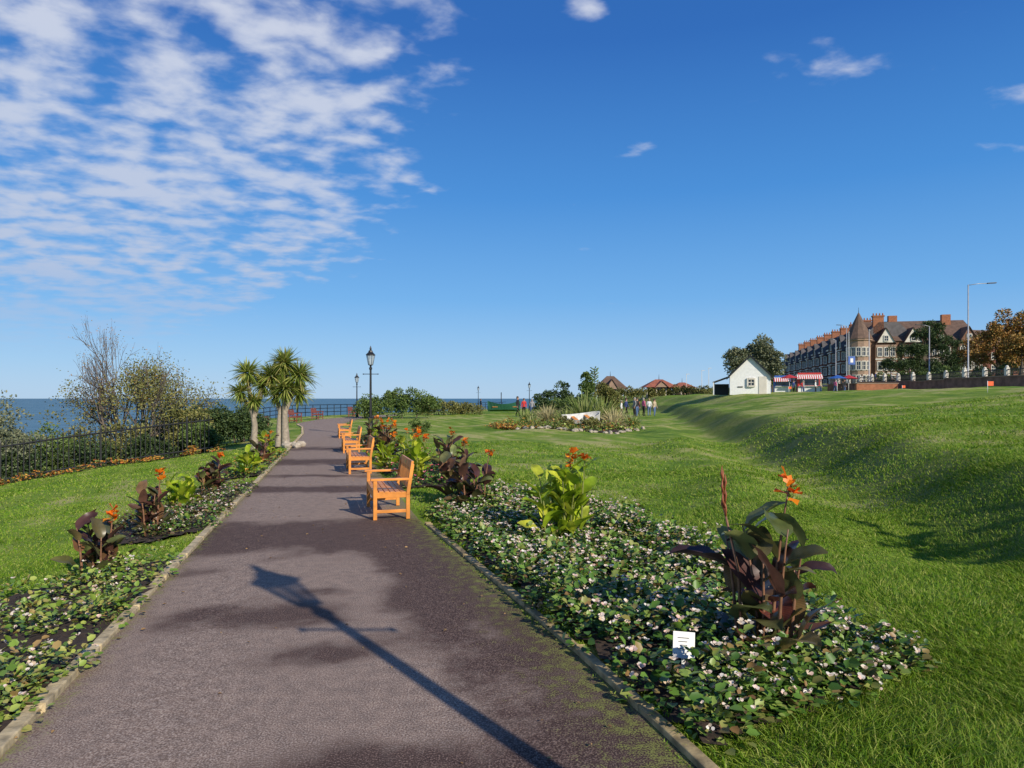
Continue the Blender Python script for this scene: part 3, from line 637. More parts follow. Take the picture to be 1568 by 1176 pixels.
# ---------------------------------------------------------------- island bed
gs=leafmat('phormium_leaf',[(.12,.18,.03),(.26,.32,.08),(.45,.46,.18)],.5,.2); gy=leafmat('dry_grass_leaf',[(.45,.38,.18),(.58,.5,.27),(.33,.3,.12)],.6,.2)
def spiky(name,x,y,n,L,W,dr,mat,spread=.5):
    a=rng.uniform(0,6.28,n); e=rng.uniform(.0,spread,n); d=np.stack([np.cos(a)*e,np.sin(a)*e,np.ones(n)],1)
    P=np.stack([np.cos(a)*.12,np.sin(a)*.12,0*a],1); V,F=strips(P,d,L*rng.uniform(.6,1.1,n),np.full(n,W),rng.uniform(.2,1,n)*dr,5)
    ob=npmesh(name,V,[F],[mat]); ob.location=(x,y,T(x,y))
random.seed(3)
for a_ in [('phormium_plant',4.4,42,320,2.6,.08,.5,gs,.9),('pampas_grass',6.2,41.5,480,1.7,.06,.9,gy,1.3),('pampas_grass',2.3,43,400,1.9,.06,.8,gy,1.1),('phormium_plant',3.2,41.5,260,1.7,.07,.5,gs,.9),
  ('pampas_grass',5.6,38.2,420,1.2,.05,.9,gy,1.3),('phormium_plant',5.6,43.5,260,2.3,.08,.4,gs,.8),('pampas_grass',1.2,40.5,300,1.2,.05,.9,gs,1.2),('pampas_grass',2.0,37.6,260,.8,.04,1.,gs,1.3),
  ('phormium_plant',1.0,44,200,1.3,.07,.5,gs,.9),('pampas_grass',6.9,39.4,300,1.1,.05,.9,gs,1.2)]: spiky(*a_)
plant('round_shrub',3.4,44.5,[(0,0,.8,1.4,1,.9),(1.8,0,.9,1.2,1,1.0)],6000,.10,fo_mid)
plant('round_shrub',2.9,37.8,[(0,0,.3,.7,.5,.35),(1.3,-.6,.3,.6,.5,.3)],4000,.07,fo_olive)
bedding('island_bed_flowers',BISL,330,24,.10,.30,lf_y,fl_y,500,rad=.35,fs=.06)
bedding('island_bed_flowers',[(-1.6,39.8),(.6,36.8),(1.2,37.6),(-.6,40.3)],60,24,.08,.2,fl_y,fl_y,200,rad=.25,fs=.06)
mb=MB()
for k in range(18):
    t=k/17+random.uniform(-.02,.02); x=.4+6.6*t; y=37-2.5*math.sin(t*3.14)+random.uniform(-.3,.3); mb.ball((x,y,T(x,y)+.04),(random.uniform(.08,.24),.16,random.uniform(.06,.12)),st_,7,5,.2)
mb.build('rockery_stones')
whg=simple('weathered_white_paint',(.55,.55,.52),.7,.3,3)
mb=MB(); ns=12; vs=[]
for i in range(ns+1):
    t=i/ns; w=.5*math.sin(math.pi*min(.98,.12+t*.86))**.6*(1-.1*t) if i<ns else .02; sh=.16*(2*t-1)**2
    x=(t-.5)*2.3
    for q,zz in ((-1,.5+sh),(-.8,.26+sh*.6),(-.3,.08),(0,.03),(.3,.08),(.8,.26+sh*.6),(1,.5+sh)): vs.append((x,q*w,zz))
    for q,zz in ((.92,.48+sh),(.7,.28+sh*.6),(.25,.13),(0,.10),(-.25,.13),(-.7,.28+sh*.6),(-.92,.48+sh)): vs.append((x,q*w,zz))
fs=[]
for i in range(ns):
    for j in range(14): j2=(j+1)%14; fs.append((i*14+j,i*14+j2,(i+1)*14+j2,(i+1)*14+j))
fs.append(tuple(range(14))); fs.append(tuple(ns*14+j for j in range(14)))
mb.poly(vs,fs,whg); mb.box((-.4,0,.4),(.2,.85,.03),wood); mb.box((.4,0,.4),(.2,.85,.03),wood)
o=mb.build('rowing_boat'); o.location=(3.95,39,T(3.95,39)+.25); o.rotation_euler=(.35,-.12,.35)
plant('round_shrub',3.8,58,[(-.8,0,1.6,1.3,1.,1.2),(.5,0,1.8,1.2,1.,1.3),(1.3,0,1.,1.,.9,.9)],7000,.13,fo_dark)
plant('round_shrub',6.1,57,[(0,0,2.8,.7,.7,1.0),(.2,0,1.7,.9,.8,.9)],5000,.12,fo_mid)
plant('round_shrub',8.2,60,[(0,0,1.5,1.2,1.2,1.4)],5000,.13,fo_olive)
plant('round_shrub',12.2,86,[(0,0,1.2,1.5,1.2,1.4)],4000,.14,fo_mid)
spiky('phormium_plant',2.9,56,200,1.5,.09,.5,gy,.8)
mb=MB(); mb.tube([(0,0,0),(.05,0,3.4)],[.05,.03],bark,6)
for k in range(24):
    z=2.6+k*.05; a=k*2.4; mb.tube([(.03,0,z-.1),(.38*math.cos(a),.38*math.sin(a),z+.08)],[.03,.06],fo_mid,4)
mb.build('flowering_agave').location=(7.2,60,T(7.2,60)+.6)
# ---------------------------------------------------------------- buildings
brick,nt,b=newmat('red_brick'); tc=N(nt,'ShaderNodeTexCoord'); bt=N(nt,'ShaderNodeTexNoise',Scale=3.,Detail=5.); nt.links.new(tc.outputs['Object'],bt.inputs['Vector'])
r=ramp(nt,[(.3,(.10,.035,.025)),(.7,(.19,.07,.045))]); nt.links.new(bt.outputs['Fac'],r.inputs[0]); nt.links.new(r.outputs[0],b.inputs['Base Color']); b.inputs['Roughness'].default_value=.9
obrick=simple('orange_brick',(.30,.12,.06),.9,.25,3); slate=simple('slate_roof',(.10,.09,.09),.7,.3,1.5); btile=simple('brown_tile_roof',(.13,.08,.055),.8,.3,1.5)
rtile=simple('red_tile_roof',(.30,.10,.06),.8,.25,2); stone=simple('tan_render',(.30,.20,.14),.85,.15,2); cream=simple('cream_trim',(.62,.58,.50),.7,.08,3); tan=simple('brown_brick',(.20,.10,.06),.85,.2,2)
win=simple('window_glass',(.03,.035,.045),.12,.2,.5,spec=.8); red=simple('red_paint',(.5,.04,.03),.5,.1,4); blue=simple('blue_paint',(.04,.12,.4),.5,.1,4)
class Fr:
    def __init__(s,o,u,n): s.o=Vector(o);s.u=Vector(u).normalized();s.n=Vector(n).normalized();s.rz=math.atan2(s.u.y,s.u.x)
    def P(s,a,z,d=0): return s.o+s.u*a+s.n*d+Vector((0,0,z))
    def box(s,mb,a,z,d,w,h,t,mat): mb.box(s.P(a,z,d),(w,t,h),mat,rz=s.rz)
def window(fr,G,a,z,w,h,d=0):
    fr.box(G.part('window_glass'),a,z,d+.02,w,h,.08,win)
    f=G.part('window_frames')
    for s_ in(-1,1): fr.box(f,a+s_*(w/2+.06),z,d+.06,.14,h+.26,.2,cream)
    fr.box(f,a,z+h/2+.08,d+.07,w-.02,.2,.22,cream); fr.box(f,a,z-h/2-.08,d+.08,w-.02,.16,.26,cream)
    fr.box(f,a,z,d+.07,w-.02,.07,.08,cream); fr.box(f,a,z+.0,d+.069,.06,h-.02,.06,cream)
def gable(mb,fr,a,w,z0,h,d0,d1,wallm,roofm,over=.25):
    A=fr.P(a-w/2,z0,d1);B=fr.P(a+w/2,z0,d1);C=fr.P(a,z0+h,d1);A2=fr.P(a-w/2,z0,d0);B2=fr.P(a+w/2,z0,d0);C2=fr.P(a,z0+h,d0)
    mb.poly([A,B,C,A2,B2,C2],[(0,1,2),(3,5,4)],wallm)
    o=fr.n*over; e=Vector((0,0,.12)); k=over/(w/2)
    dA=-fr.u*over-Vector((0,0,h*k)); dB=fr.u*over-Vector((0,0,h*k))
    for X,X2,dX in ((A,A2,dA),(B,B2,dB)):
        vs=[X+dX+o,C+o,C2,X2+dX]; vs=[v+Vector((0,0,.03)) for v in vs]+[v+e for v in vs]
        mb.poly(vs,[(0,1,2,3),(4,5,6,7),(0,1,5,4),(0,3,7,4),(1,2,6,5)],roofm)
def terrace():
    A=Vector((78.5,155,4.0)); B=Vector((98,246,4.2)); u=(B-A); u.z=0; Ltot=u.length; u.normalize(); n=Vector((-u.y,u.x,0))
    G=Group('victorian_terrace'); fr=Fr(A,u,n); N_=10; W=Ltot/N_
    w=G.part('walls'); ro=G.part('roof'); ch=G.part('chimneys'); tr=G.part('trim')
    D=12;H=10.4
    fr.box(w,Ltot/2,H/2-.5,-D/2,Ltot,H+1,D,brick)
    vs=[fr.P(0,H,.4),fr.P(Ltot,H,.4),fr.P(Ltot,H+4.4,-4),fr.P(0,H+4.4,-4),fr.P(0,H+4.4,-8),fr.P(Ltot,H+4.4,-8),fr.P(Ltot,H,-D-.4),fr.P(0,H,-D-.4)]
    ro.poly(vs,[(0,1,2,3),(3,2,5,4),(4,5,6,7),(0,3,4,7),(1,6,5,2)],slate)
    fr.box(tr,Ltot/2,H-.05,.3,Ltot,.4,.5,cream)
    for i in range(N_):
        c=(i+.5)*W; bw=4.0; bc=c-W*.18
        b0=[fr.P(bc-bw/2,0,0.01),fr.P(bc-bw/2+.9,0,1.3),fr.P(bc+bw/2-.9,0,1.3),fr.P(bc+bw/2,0,.01)]
        vs=[v+Vector((0,0,-.5)) for v in b0]+[v+Vector((0,0,9.4)) for v in b0]
        w.poly(vs,[(0,1,5,4),(1,2,6,5),(2,3,7,6),(4,5,6,7)],brick)
        for st in range(3):
            z=1.7+st*3.1; window(fr,G,bc,z,1.6,1.8,1.3); window(fr,G,c+W*.3,z,1.1,1.7,0)
            fr.box(tr,bc,z+1.45,.72,bw+.2,.22,1.5,cream)
            for s_ in(-1,1):
                pp=(b0[0]+b0[1])/2 if s_<0 else (b0[2]+b0[3])/2
                dd=(b0[1]-b0[0]) if s_<0 else (b0[3]-b0[2]); f2=Fr(pp,dd,Vector((-dd.y,dd.x,0))); window(f2,G,0,z,.7,1.8,.02)
        gable(ro,fr,bc,4.4,9.45,3.6,-3,1.0,tan if i%2==0 else brick,slate)
        window(fr,G,bc,10.7,1.0,1.3,1.0)
        gable(ro,fr,c+W*.3,1.8,H+.6,1.5,-3,-.4,cream,slate,.15)
        cm=obrick
        fr.box(ch,i*W+.5,H+3.8,-4,1.0,3.8,2.2,cm); fr.box(ch,i*W+.5,H+5.8,-4,1.25,.3,2.5,cm)
        for k in range(4):
            q=fr.P(i*W+.5,H+5.9,-5+k*.65); ch.tube([q,q+Vector((0,0,.6))],[.16,.13],obrick,6)
    v=-n; fr2=Fr(A,v,-u); L2=24
    fr2.box(w,L2/2+.0,H/2-.5+.01,.55,L2,H+1,1.08,tan)
    vs=[fr2.P(0,H,1.5),fr2.P(L2,H,1.5),fr2.P(L2-1,H+5.0,-5),fr2.P(1,H+5.0,-5),fr2.P(L2,H,-11),fr2.P(0,H,-11)]
    fr2.box(w,L2/2+6.1,H/2-.5,-6,L2-12.2,H+1,12,brick)
    ro.poly([p+Vector((0,0,.02)) for p in vs],[(0,1,2,3),(3,2,4,5),(0,3,5),(1,4,2)],btile)
    for k,a in enumerate((5.0,10.5,16,21.5)):
        gable(ro,fr2,a,3.6,H-.3,3.2,-3,1.9,cream if k<2 else tan,btile)
        fr2.box(w,a,H/2-.8,1.5,4.2,H,.8,stone if k%2==0 else tan)
        for st in range(3):
            for q in(-1.3,0,1.3): window(fr2,G,a+q,1.8+3.1*st,.8,1.8,1.9)
        window(fr2,G,a,H+.6,.8,1.1,1.9)
        fr2.box(tr,a,3.3,1.95,4.4,.25,.2,cream); fr2.box(tr,a,6.4,1.95,4.4,.25,.2,cream)
    for a in (8,19): fr2.box(ch,a,H+5.0,-4,1.8,2.4,1.0,obrick)
    c=A+n*.2-u*.2
    t=G.part('turret'); t.tube([c+Vector((0,0,-.5)),c+Vector((0,0,10.6)),c+Vector((0,0,10.65)),c+Vector((0,0,11))],[2.5,2.5,2.8,2.8],stone,12,False)
    t.tube([c+Vector((0,0,11.01)),c+Vector((0,0,12.5)),c+Vector((0,0,17))],[2.95,2.2,.12],btile,12,False); t.tube([c+Vector((0,0,17)),c+Vector((0,0,18.2))],[.06,.03],blk,5)
    for st in range(3):
        for k in range(6):
            a=math.pi*.95+k*.42; d=Vector((math.cos(a),math.sin(a),0)); f3=Fr(c+d*2.44,Vector((-d.y,d.x,0)),d); window(f3,G,0,1.9+3.1*st,.75,1.8,0)
    G.done()
terrace()
def house(name,x,y,rz,w,d,h,rh,wall,roof,nw=3,ns_=2):
    G=Group(name,(x,y,T(x,y)-.2),rz); fr=Fr((-w/2,-d/2,0),(1,0,0),(0,-1,0)); wl=G.part('walls'); wl.box((0,0,h/2),(w,d,h),wall)
    ro=G.part('roof'); o=.4
    ro.poly([(-w/2-o,-d/2-o,h),(w/2+o,-d/2-o,h),(w/2+o,d/2+o,h),(-w/2-o,d/2+o,h),(-w/2+d*.3,0,h+rh),(w/2-d*.3,0,h+rh)],[(0,1,5,4),(1,2,5),(2,3,4,5),(3,0,4),(3,2,1,0)],roof)
    for s_ in range(ns_):
        for k in range(nw): window(fr,G,w*(k+.5)/nw,1.6+s_*3,1.3,1.5,0)
    G.part('chimney').box((w*.25,0,h+rh),(1.1,.8,2.4),obrick)
    G.done()
house('brick_house',104,118,.2,14,10,8,4.5,obrick,btile,4,2)
house('brick_house',118,172,.2,16,10,9.5,5,brick,btile,4,3)
def hut():
    x,y=24.9,72; G=Group('white_hut',(x,y,T(x,y)-.05),-.30); w=3.9;d=5.5;h=2.0;rh=1.95
    wl=G.part('walls'); wl.box((0,0,h/2),(w,d,h),wh); fr=Fr((0,-d/2,0),(1,0,0),(0,-1,0))
    for yy_ in(-d/2,d/2): wl.poly([(-w/2,yy_,h),(w/2,yy_,h),(0,yy_,h+rh)],[(0,1,2)],wh)
    ro=G.part('roof')
    for s_ in(-1,1):
        a=Vector((0,0,h+rh+.1)); b_=Vector((s_*(w/2+.3),0,h-.25)); o=d/2+.25
        vs=[a+Vector((0,-o,0)),a+Vector((0,o,0)),b_+Vector((0,o,0)),b_+Vector((0,-o,0))]; vs+= [v-Vector((0,0,.09)) for v in vs]
        ro.poly(vs,[(0,1,2,3),(4,5,6,7),(0,3,7,4),(1,2,6,5),(2,3,7,6)],slate)
        q=[a+Vector((0,-o-.02,.02)),b_+Vector((0,-o-.02,.02)),b_+Vector((0,-o-.02,-.2)),a+Vector((0,-o-.02,-.22))]
        G.part('bargeboards').poly(q,[(0,1,2,3)],blk)
    window(fr,G,.1,1.25,.55,.6,.01)
    dr=G.part('door'); dr.box((1.2,-d/2-.03,.95),(.75,.05,1.8),cream); dr.box((-.95,-d/2-.03,.8),(.5,.05,.1),blk)
    pv=G.part('porch'); pv.poly([(-w/2-.02,-2.2,1.95),(-w/2-.02,2.4,1.95),(-w/2-1.7,2.4,1.35),(-w/2-1.7,-2.2,1.35),(-w/2-.02,-2.2,1.87),(-w/2-.02,2.4,1.87),(-w/2-1.7,2.4,1.27),(-w/2-1.7,-2.2,1.27)],[(0,1,2,3),(4,5,6,7),(0,3,7,4),(2,3,7,6)],slate)
    for yy_ in(-2.1,0,2.3): pv.box((-w/2-1.6,yy_,.65),(.09,.09,1.3),wh)
    pv.box((-w/2-.8,2.3,.6),(1.5,.06,1.2),blk); G.done()
hut()
def pavilion(name,x,y,w,d,h,rh,roof,gab=True,z=None):
    G=Group(name,(x,y,T(x,y) if z is None else z)); p=G.part('posts')
    for a in(-1,-.33,.33,1):
        for b_ in(-1,1): p.box((a*w*.46,b_*d*.44,h/2),(.16,.16,h),cream)
    G.part('walls').box((0,0,h*.3),(w*.8,d*.5,h*.6),stone); G.part('walls').box((0,0,h*.8),(w*.8,.1,h*.38),win)
    r_=G.part('roof'); r_.poly([(-w*.55,-d*.55,h),(w*.55,-d*.55,h),(w*.55,d*.55,h),(-w*.55,d*.55,h),(-w*.12,0,h+rh),(w*.12,0,h+rh)],[(0,1,5,4),(1,2,5),(2,3,4,5),(3,0,4),(3,2,1,0)],roof)
    if gab:
        fr=Fr((0,-d*.3,0),(1,0,0),(0,-1,0)); gable(r_,fr,0,w*.4,h,rh*.7,-1,1.2,stone,roof,.2)
    r_.tube([(0,0,h+rh-.1),(0,0,h+rh+.8)],[.06,.02],blk,5); G.done()
pavilion('seaside_shelter',17.2,120,5.2,4,3.2,2.3,btile,True,.1); pavilion('seaside_shelter',24,112,5,4,2.4,1.3,rtile,True,1.1)
pavilion('seaside_shelter',31,125,4,4,1.8,1.,rtile,False,1.8)
m,nt,b=newmat('striped_awning'); tc=N(nt,'ShaderNodeTexCoord'); w_=N(nt,'ShaderNodeTexWave',Scale=1.2); nt.links.new(tc.outputs['Object'],w_.inputs['Vector'])
r=ramp(nt,[(.49,(.6,.04,.03)),(.51,(.8,.8,.78))]); nt.links.new(w_.outputs['Fac'],r.inputs[0]); nt.links.new(r.outputs[0],b.inputs['Base Color']); awn=m
def kiosk(x,y,w,h,col,rz=0,name='beach_kiosk'):
    G=Group(name,(x,y,T(x,y)),rz); wl=G.part('walls'); wl.box((0,0,h/2),(w,2.2,h),col); wl.box((0,-1.12,.5),(w*.98,.06,.9),wh)
    G.part('counter').box((0,-1.25,1.0),(w*.9,.4,.06),wh); G.part('opening').box((0,-1.115,1.55),(w*.8,.05,.9),win)
    a=G.part('awning'); a.poly([(-w*.55,-1.12,h),(w*.55,-1.12,h),(w*.55,-1.8,h-.35),(-w*.55,-1.8,h-.35),(-w*.55,-1.8,h-.5),(w*.55,-1.8,h-.5)],[(0,1,2,3),(3,2,5,4)],awn)
    G.part('roof').box((0,0,h+.06),(w+.2,2.4,.12),wh); G.part('fascia').box((0,-1.18,h+.2),(w,.08,.25),col)
    G.done()
kiosk(38.9,90,2.8,2.4,red,-.3); kiosk(36.2,92,2.0,2.1,blue,-.3); kiosk(44,102,3,2.6,wh,-.3)
for (x,y,cm_) in ((40.8,86,blue),(43.2,88,red),(35.2,87,red)):
    G=Group('parasol',(x,y,T(x,y))); G.part('pole').tube([(0,0,0),(0,0,2.3)],.03,wh,6); G.part('canopy').tube([(0,0,1.95),(0,0,2.4)],[1.2,.05],cm_,8,False); G.done()
mb=MB(); mb.box((0,0,.6),(4.8,.35,1.3),obrick); mb.box((0,0,1.29),(5,.5,.1),stone); mb.box((2.4,2.5,.6),(.35,4.8,1.3),obrick)
o=mb.build('brick_wall'); o.location=(42.5,80,T(42.5,80)-.05)
WX=46.2
mb=MB(); rmb=simple('red_stone_wall',(.20,.11,.08),.95,.4,1.5,bump=.8)
y=40
while y<98:
    z=T(45.2,y); mb.box((WX,y+1.5,z+.55),(.4,2.98,1.7),rmb); mb.box((WX,y+1.5,z+1.45),(.55,3.0,.1),stone)
    mb.box((WX,y,z+1.85),(.32,.32,.75),cream); mb.ball((WX,y,z+2.3),.15,cream,8,5)
    mb.box((WX,y+1.5,z+2.08),(.1,2.7,.08),blk); mb.box((WX,y+1.5,z+1.65),(.08,2.7,.06),blk)
    for k in range(1,14): mb.box((WX,y+k*.21,z+1.86),(.03,.03,.4),blk)
    y+=3
mb.build('balustrade_wall')
m=simple('road_asphalt',(.05,.05,.052),.9,.2,3); ysr=np.arange(10,160,4.)
vs=[];fs=[]
for i,yv in enumerate(ysr):
    for x in (48.6,53,57.6): vs.append((x,yv,T(x,yv)+.03))
for i in range(len(ysr)-1):
    for j in range(2): fs.append((i*3+j,i*3+j+1,(i+1)*3+j+1,(i+1)*3+j))
mb=MB(); mb.poly(vs,fs,m,True); mb.build('road')
# ---------------------------------------------------------------- town trees
random.seed(9)
plant('tree',34.8,98,[(-2,0,4.5,2.2,2,2.4),(.8,0,5.6,2.4,2,2.4),(2.4,0,4.2,1.8,2,2.2),(-.5,0,3,3,2,1.8),(.3,0,4.4,2,2,2)],20000,.25,fo_grey,(3,.25),24)
plant('tree',39.5,104,[(0,0,3.4,1.6,1.6,2.2),(-1.2,0,2.2,1.4,1.4,1.6)],6000,.22,fo_mid,(2,.2))
plant('pine_tree',66,110,[(-4.6,0,3.4,2.6,2.5,.9),(-2.7,0,5.6,2.6,2.4,.9),(.5,0,8.2,2.6,2.4,.9),(3.4,0,7.0,2.6,2.2,.9),(5.0,0,4.6,2.4,2.2,1.),(0,-.5,5.6,3.4,2.4,1.1),(2,0,9.6,2.0,1.6,.7),(-1,0,3.2,3.8,2.5,1.3),(3.0,-1,3.2,3.4,2.5,1.3),(0,-1,1.8,5,2,1.2)],34000,.24,fo_dark,(5.5,.4),18,.5)
plant('tree',59.5,84,[(-2.5,0,3.4,2.2,2,1.9),(-.3,0,5.2,2.2,2,2.1),(2.4,0,6.6,2.6,2,2.5),(5.5,0,7.4,3,2,2.8),(8.5,0,7.2,3,2,2.8),(3,0,3.,4,2,1.8),(8,0,3,4,2,1.8),(5,0,5,4,2,2)],38000,.22,fo_aut,(2.5,.3),22)
plant('tree',58,78,[(0,0,4.2,2,2,2.0),(2.5,0,5.0,2.5,2,2.4)],12000,.2,fo_aut,(2,.25),18)
plant('hedge',51,80,[(-1,0,.5,1.5,1,.9),(1,2,.5,1.5,1.4,.9),(3,0,.8,2,1.4,1.2),(6,0,1,2.4,1.4,1.4)],9000,.16,fo_dark)
plant('hedge',58,98,[(-5,0,.6,2.,1,1.2),(-2,0,.8,2.,1,1.3),(1,0,.8,2.2,1.4,1.4),(4.5,0,.9,2.6,1.4,1.5)],10000,.18,fo_mid)
plant('hedge',24,110,[(-6,0,.4,3,1,.9),(-2,0,.5,3,1,1.),(3,0,.5,3,1,.9),(7,0,.6,3,1,1.1)],8000,.2,fo_olive)
plant('hedge',10,105,[(-5,0,.5,2,1,.8),(-2,0,.8,2,1,1.1),(1,0,.9,2,1,1.2),(4,0,1,2,1,1.3)],7000,.2,fo_mid)
# ---------------------------------------------------------------- people
skin=simple('skin',(.45,.26,.18),.6,.05,3); hairs=[simple('hair_'+n,c,.7,.2,20) for n,c in (('brown',(.06,.035,.02)),('grey',(.3,.29,.28)),('blond',(.3,.2,.09)))]
cloths=[simple('cloth_'+n,c,.85,.1,6) for n,c in (('navy',(.03,.05,.16)),('red',(.5,.03,.03)),('black',(.015,.015,.018)),('grey',(.3,.3,.31)),('pink',(.7,.16,.3)),('white',(.7,.7,.68)),('denim',(.08,.14,.28)),('beige',(.45,.36,.24)))]
def person(x,y,rz,top,legs,hair,h=1.7,stride=.0,arm=.1,z=None):
    sk=[((0,0,.95),.125),((0,0,1.14),.115),((0,-.01,1.33),.14),((0,0,1.47),.05),((0,-.01,1.57),.085),((0,-.01,1.65),.08)]
    lab=['leg','top','top','skin','skin','skin']; E=[(0,1),(1,2),(2,3),(3,4),(4,5)]
    for s_ in(-1,1):
        b0=len(sk); k=s_*stride
        sk+=[((s_*.17,0,1.39),.06),((s_*.22,.02-k*.2,1.13),.045),((s_*.21,-arm-k*.4,.90),.03),((s_*.205,-arm-.02-k*.45,.83),.028)]; lab+=['top','top','top','skin']; E+=[(2,b0),(b0,b0+1),(b0+1,b0+2),(b0+2,b0+3)]
        b0=len(sk); sk+=[((s_*.09,0,.88),.09),((s_*.1,k*.5-.03,.49),.06),((s_*.1,k*1.0+.02,.09),.042),((s_*.11,k*1.0-.14,.045),.036)]; lab+=['leg','leg','leg','shoe']; E+=[(0,b0),(b0,b0+1),(b0+1,b0+2),(b0+2,b0+3)]
    me=bpy.data.meshes.new('tmp'); me.from_pydata([p for p,_ in sk],E,[]); ob=bpy.data.objects.new('tmp',me); COL.objects.link(ob)
    ob.modifiers.new('Skin','SKIN')
    for i,(p,r_) in enumerate(sk):
        v=me.skin_vertices[0].data[i]; v.radius=(r_,r_*.8 if i in(1,2) else r_); v.use_root=(i==0)
    sb=ob.modifiers.new('Sub','SUBSURF'); sb.levels=1; sb.render_levels=1
    dg=bpy.context.evaluated_depsgraph_get(); ev=ob.evaluated_get(dg); m2=bpy.data.meshes.new_from_object(ev); bpy.data.objects.remove(ob)
    mb=MB(); mb.mi(top);mb.mi(legs);mb.mi(skin);mb.mi(blk)
    mmap={'top':top,'leg':legs,'skin':skin,'shoe':blk}
    o=len(mb.v); mb.v+=[tuple(v.co) for v in m2.vertices]
    segs=[(Vector(sk[a][0]),Vector(sk[b_][0]),lab[b_]) for a,b_ in E]
    for p in m2.polygons:
        c=p.center; best=min(segs,key=lambda s_:(c-s_[0]-(s_[1]-s_[0])*max(0,min(1,(c-s_[0]).dot(s_[1]-s_[0])/max(1e-9,(s_[1]-s_[0]).length_squared)))).length)
        mt=best[2]
        if mt=='skin' and c.z>1.2 and c.z<1.45: mt='top'
        mb.f.append([i+o for i in p.vertices]); mb.m.append(mb.mi(mmap[mt])); mb.sm.append(True)
    mb.ball((0,.02,1.64),(.098,.105,.10),hair,10,7); mb.ball((0,.055,1.58),(.085,.07,.10),hair,8,6)
    mb.tube([(0,-.09,1.61),(0,-.118,1.585)],[.008,.014],skin,5)
    for s_ in(-1,1):
        mb.ball((s_*.03,-.088,1.615),(.011,.006,.007),blk,6,4); mb.ball((s_*.088,0,1.59),(.012,.02,.03),skin,6,4)
        k=s_*stride; hx,hy,hz=s_*.205,-arm-.02-k*.45,.83
        for f in range(4): mb.tube([(hx,hy-.025+f*.017,hz-.01),(hx-s_*.004,hy-.03+f*.017,hz-.055),(hx-s_*.016,hy-.03+f*.017,hz-.085+.006*abs(f-1.5))],[.0085,.0078,.006],skin,5)
        mb.tube([(hx,hy-.02,hz+.01),(hx-s_*.01,hy-.05,hz-.02),(hx-s_*.012,hy-.055,hz-.05)],[.01,.009,.007],skin,5)
    mb.box((0,-.082,1.555),(.04,.006,.008),red)
    ob=mb.build('person'); ob.location=(x,y,T(x,y) if z is None else z); ob.rotation_euler=(0,0,rz); s_=h/1.74; ob.scale=(s_,)*3; return ob
random.seed(4)
C=cloths; Hh=hairs
for (x,y,r_,a,b_,c,h,s_) in [(11.3,62,.4,2,6,0,1.76,.15),(12.0,62.5,2,4,2,1,1.70,.0),(10.5,63,1,0,2,0,1.78,.2),(12.7,63.5,3,5,6,2,1.65,.1),(10.9,61,5,3,2,1,1.75,.0),(11.7,64,2.6,1,2,0,1.7,.2),(13.3,64,.6,7,6,0,1.7,.1),(9.9,62,1.2,5,2,1,1.6,.1),
   (.5,60,1.2,2,2,0,1.8,.2),(1.05,60.5,.2,1,2,0,1.65,.0),(1.8,62,3,3,6,1,1.7,.1),
   (-13,60,.3,4,2,0,1.65,.2),(-13.6,66,2,0,2,1,1.75,.2),(-4.2,92,2,2,6,0,1.7,.1),
   (34.5,84,.5,0,2,0,1.75,.1),(36.0,85,3,1,6,2,1.65,.0),(37.4,84.5,1,5,2,1,1.7,.1),(39.6,84,2,4,6,0,1.65,.2),(41.5,86,4,2,2,0,1.75,0),(33.2,88,1,3,6,1,1.7,.1),
   (35.3,83,1,3,6,1,1.7,.1),(38.5,85.5,1,7,6,1,1.7,.1),(40.5,83.5,1,2,6,0,1.7,.1),
   (47.6,82,1,2,2,0,1.75,.1),(47.6,86,1,3,2,1,1.7,.1),(47.7,90,1,0,2,2,1.7,.1),(47.5,93,1,5,6,0,1.7,.1)]:
    person(x,y,r_,C[a],C[b_],Hh[c],h,s_)
of_=simple('orange_fabric',(.8,.12,.03),.7)
for (x,y) in ((21.5,31),(25,62),(33,58)):
    G=Group('marker_flag',(x,y,T(x,y))); G.part('pole').tube([(0,0,0),(0,0,.55)],.012,wh,6)
    G.part('flag').box((.14,0,.43),(.26,.012,.20),of_); G.done()
G=Group('traffic_sign',(49.5,100,T(49.5,100))); G.part('post').tube([(0,0,0),(0,0,4)],.05,blk,6); G.part('panel').box((0,-.08,3.7),(1.0,.04,1.2),blue); G.part('symbol').box((0,-.105,3.7),(.4,.02,.6),wh); G.done()
mb=MB(); mb.tube([(0,0,0),(0,0,9)],[.07,.03],wh,6); mb.ball((0,0,9),.09,wh,6,4)
o=mb.build('flagpole'); o.location=(56.5,115,T(56.5,115))
for x,y,h in ((31,112,4),(33,115,4.5),(28.5,112,3.4)):
    mb=MB(); mb.tube([(0,0,0),(0,0,h)],[.05,.03],cream,6); mb.box((.2,0,h),(.5,.15,.06),cream); mb.build('slim_post').location=(x,y,T(x,y))
mb=MB(); vs=[];ns=10
for i in range(ns+1):
    t=i/ns; w=.9*math.sin(math.pi*(.06+.88*t))**.7; x=(t-.5)*3.6
    for q,zz in ((-1,.9+.35*(2*t-1)**2),(-.6,.3),(0,.1),(.6,.3),(1,.9+.35*(2*t-1)**2)): vs.append((x,q*w,zz))
fs=[(i*5+j,i*5+j+1,(i+1)*5+j+1,(i+1)*5+j) for i in range(ns) for j in range(4)]
gp=simple('green_boat_paint',(.02,.10,.06),.5); mb.poly(vs,fs,gp); mb.box((0,0,.6),(2.8,1.2,.04),wood); mb.tube([(-.3,0,.5),(-.3,0,2.2)],.05,blk,6)
o=mb.build('display_boat'); o.location=(-.9,76,T(-.9,76)+.1); o.rotation_euler=(0,0,.2)
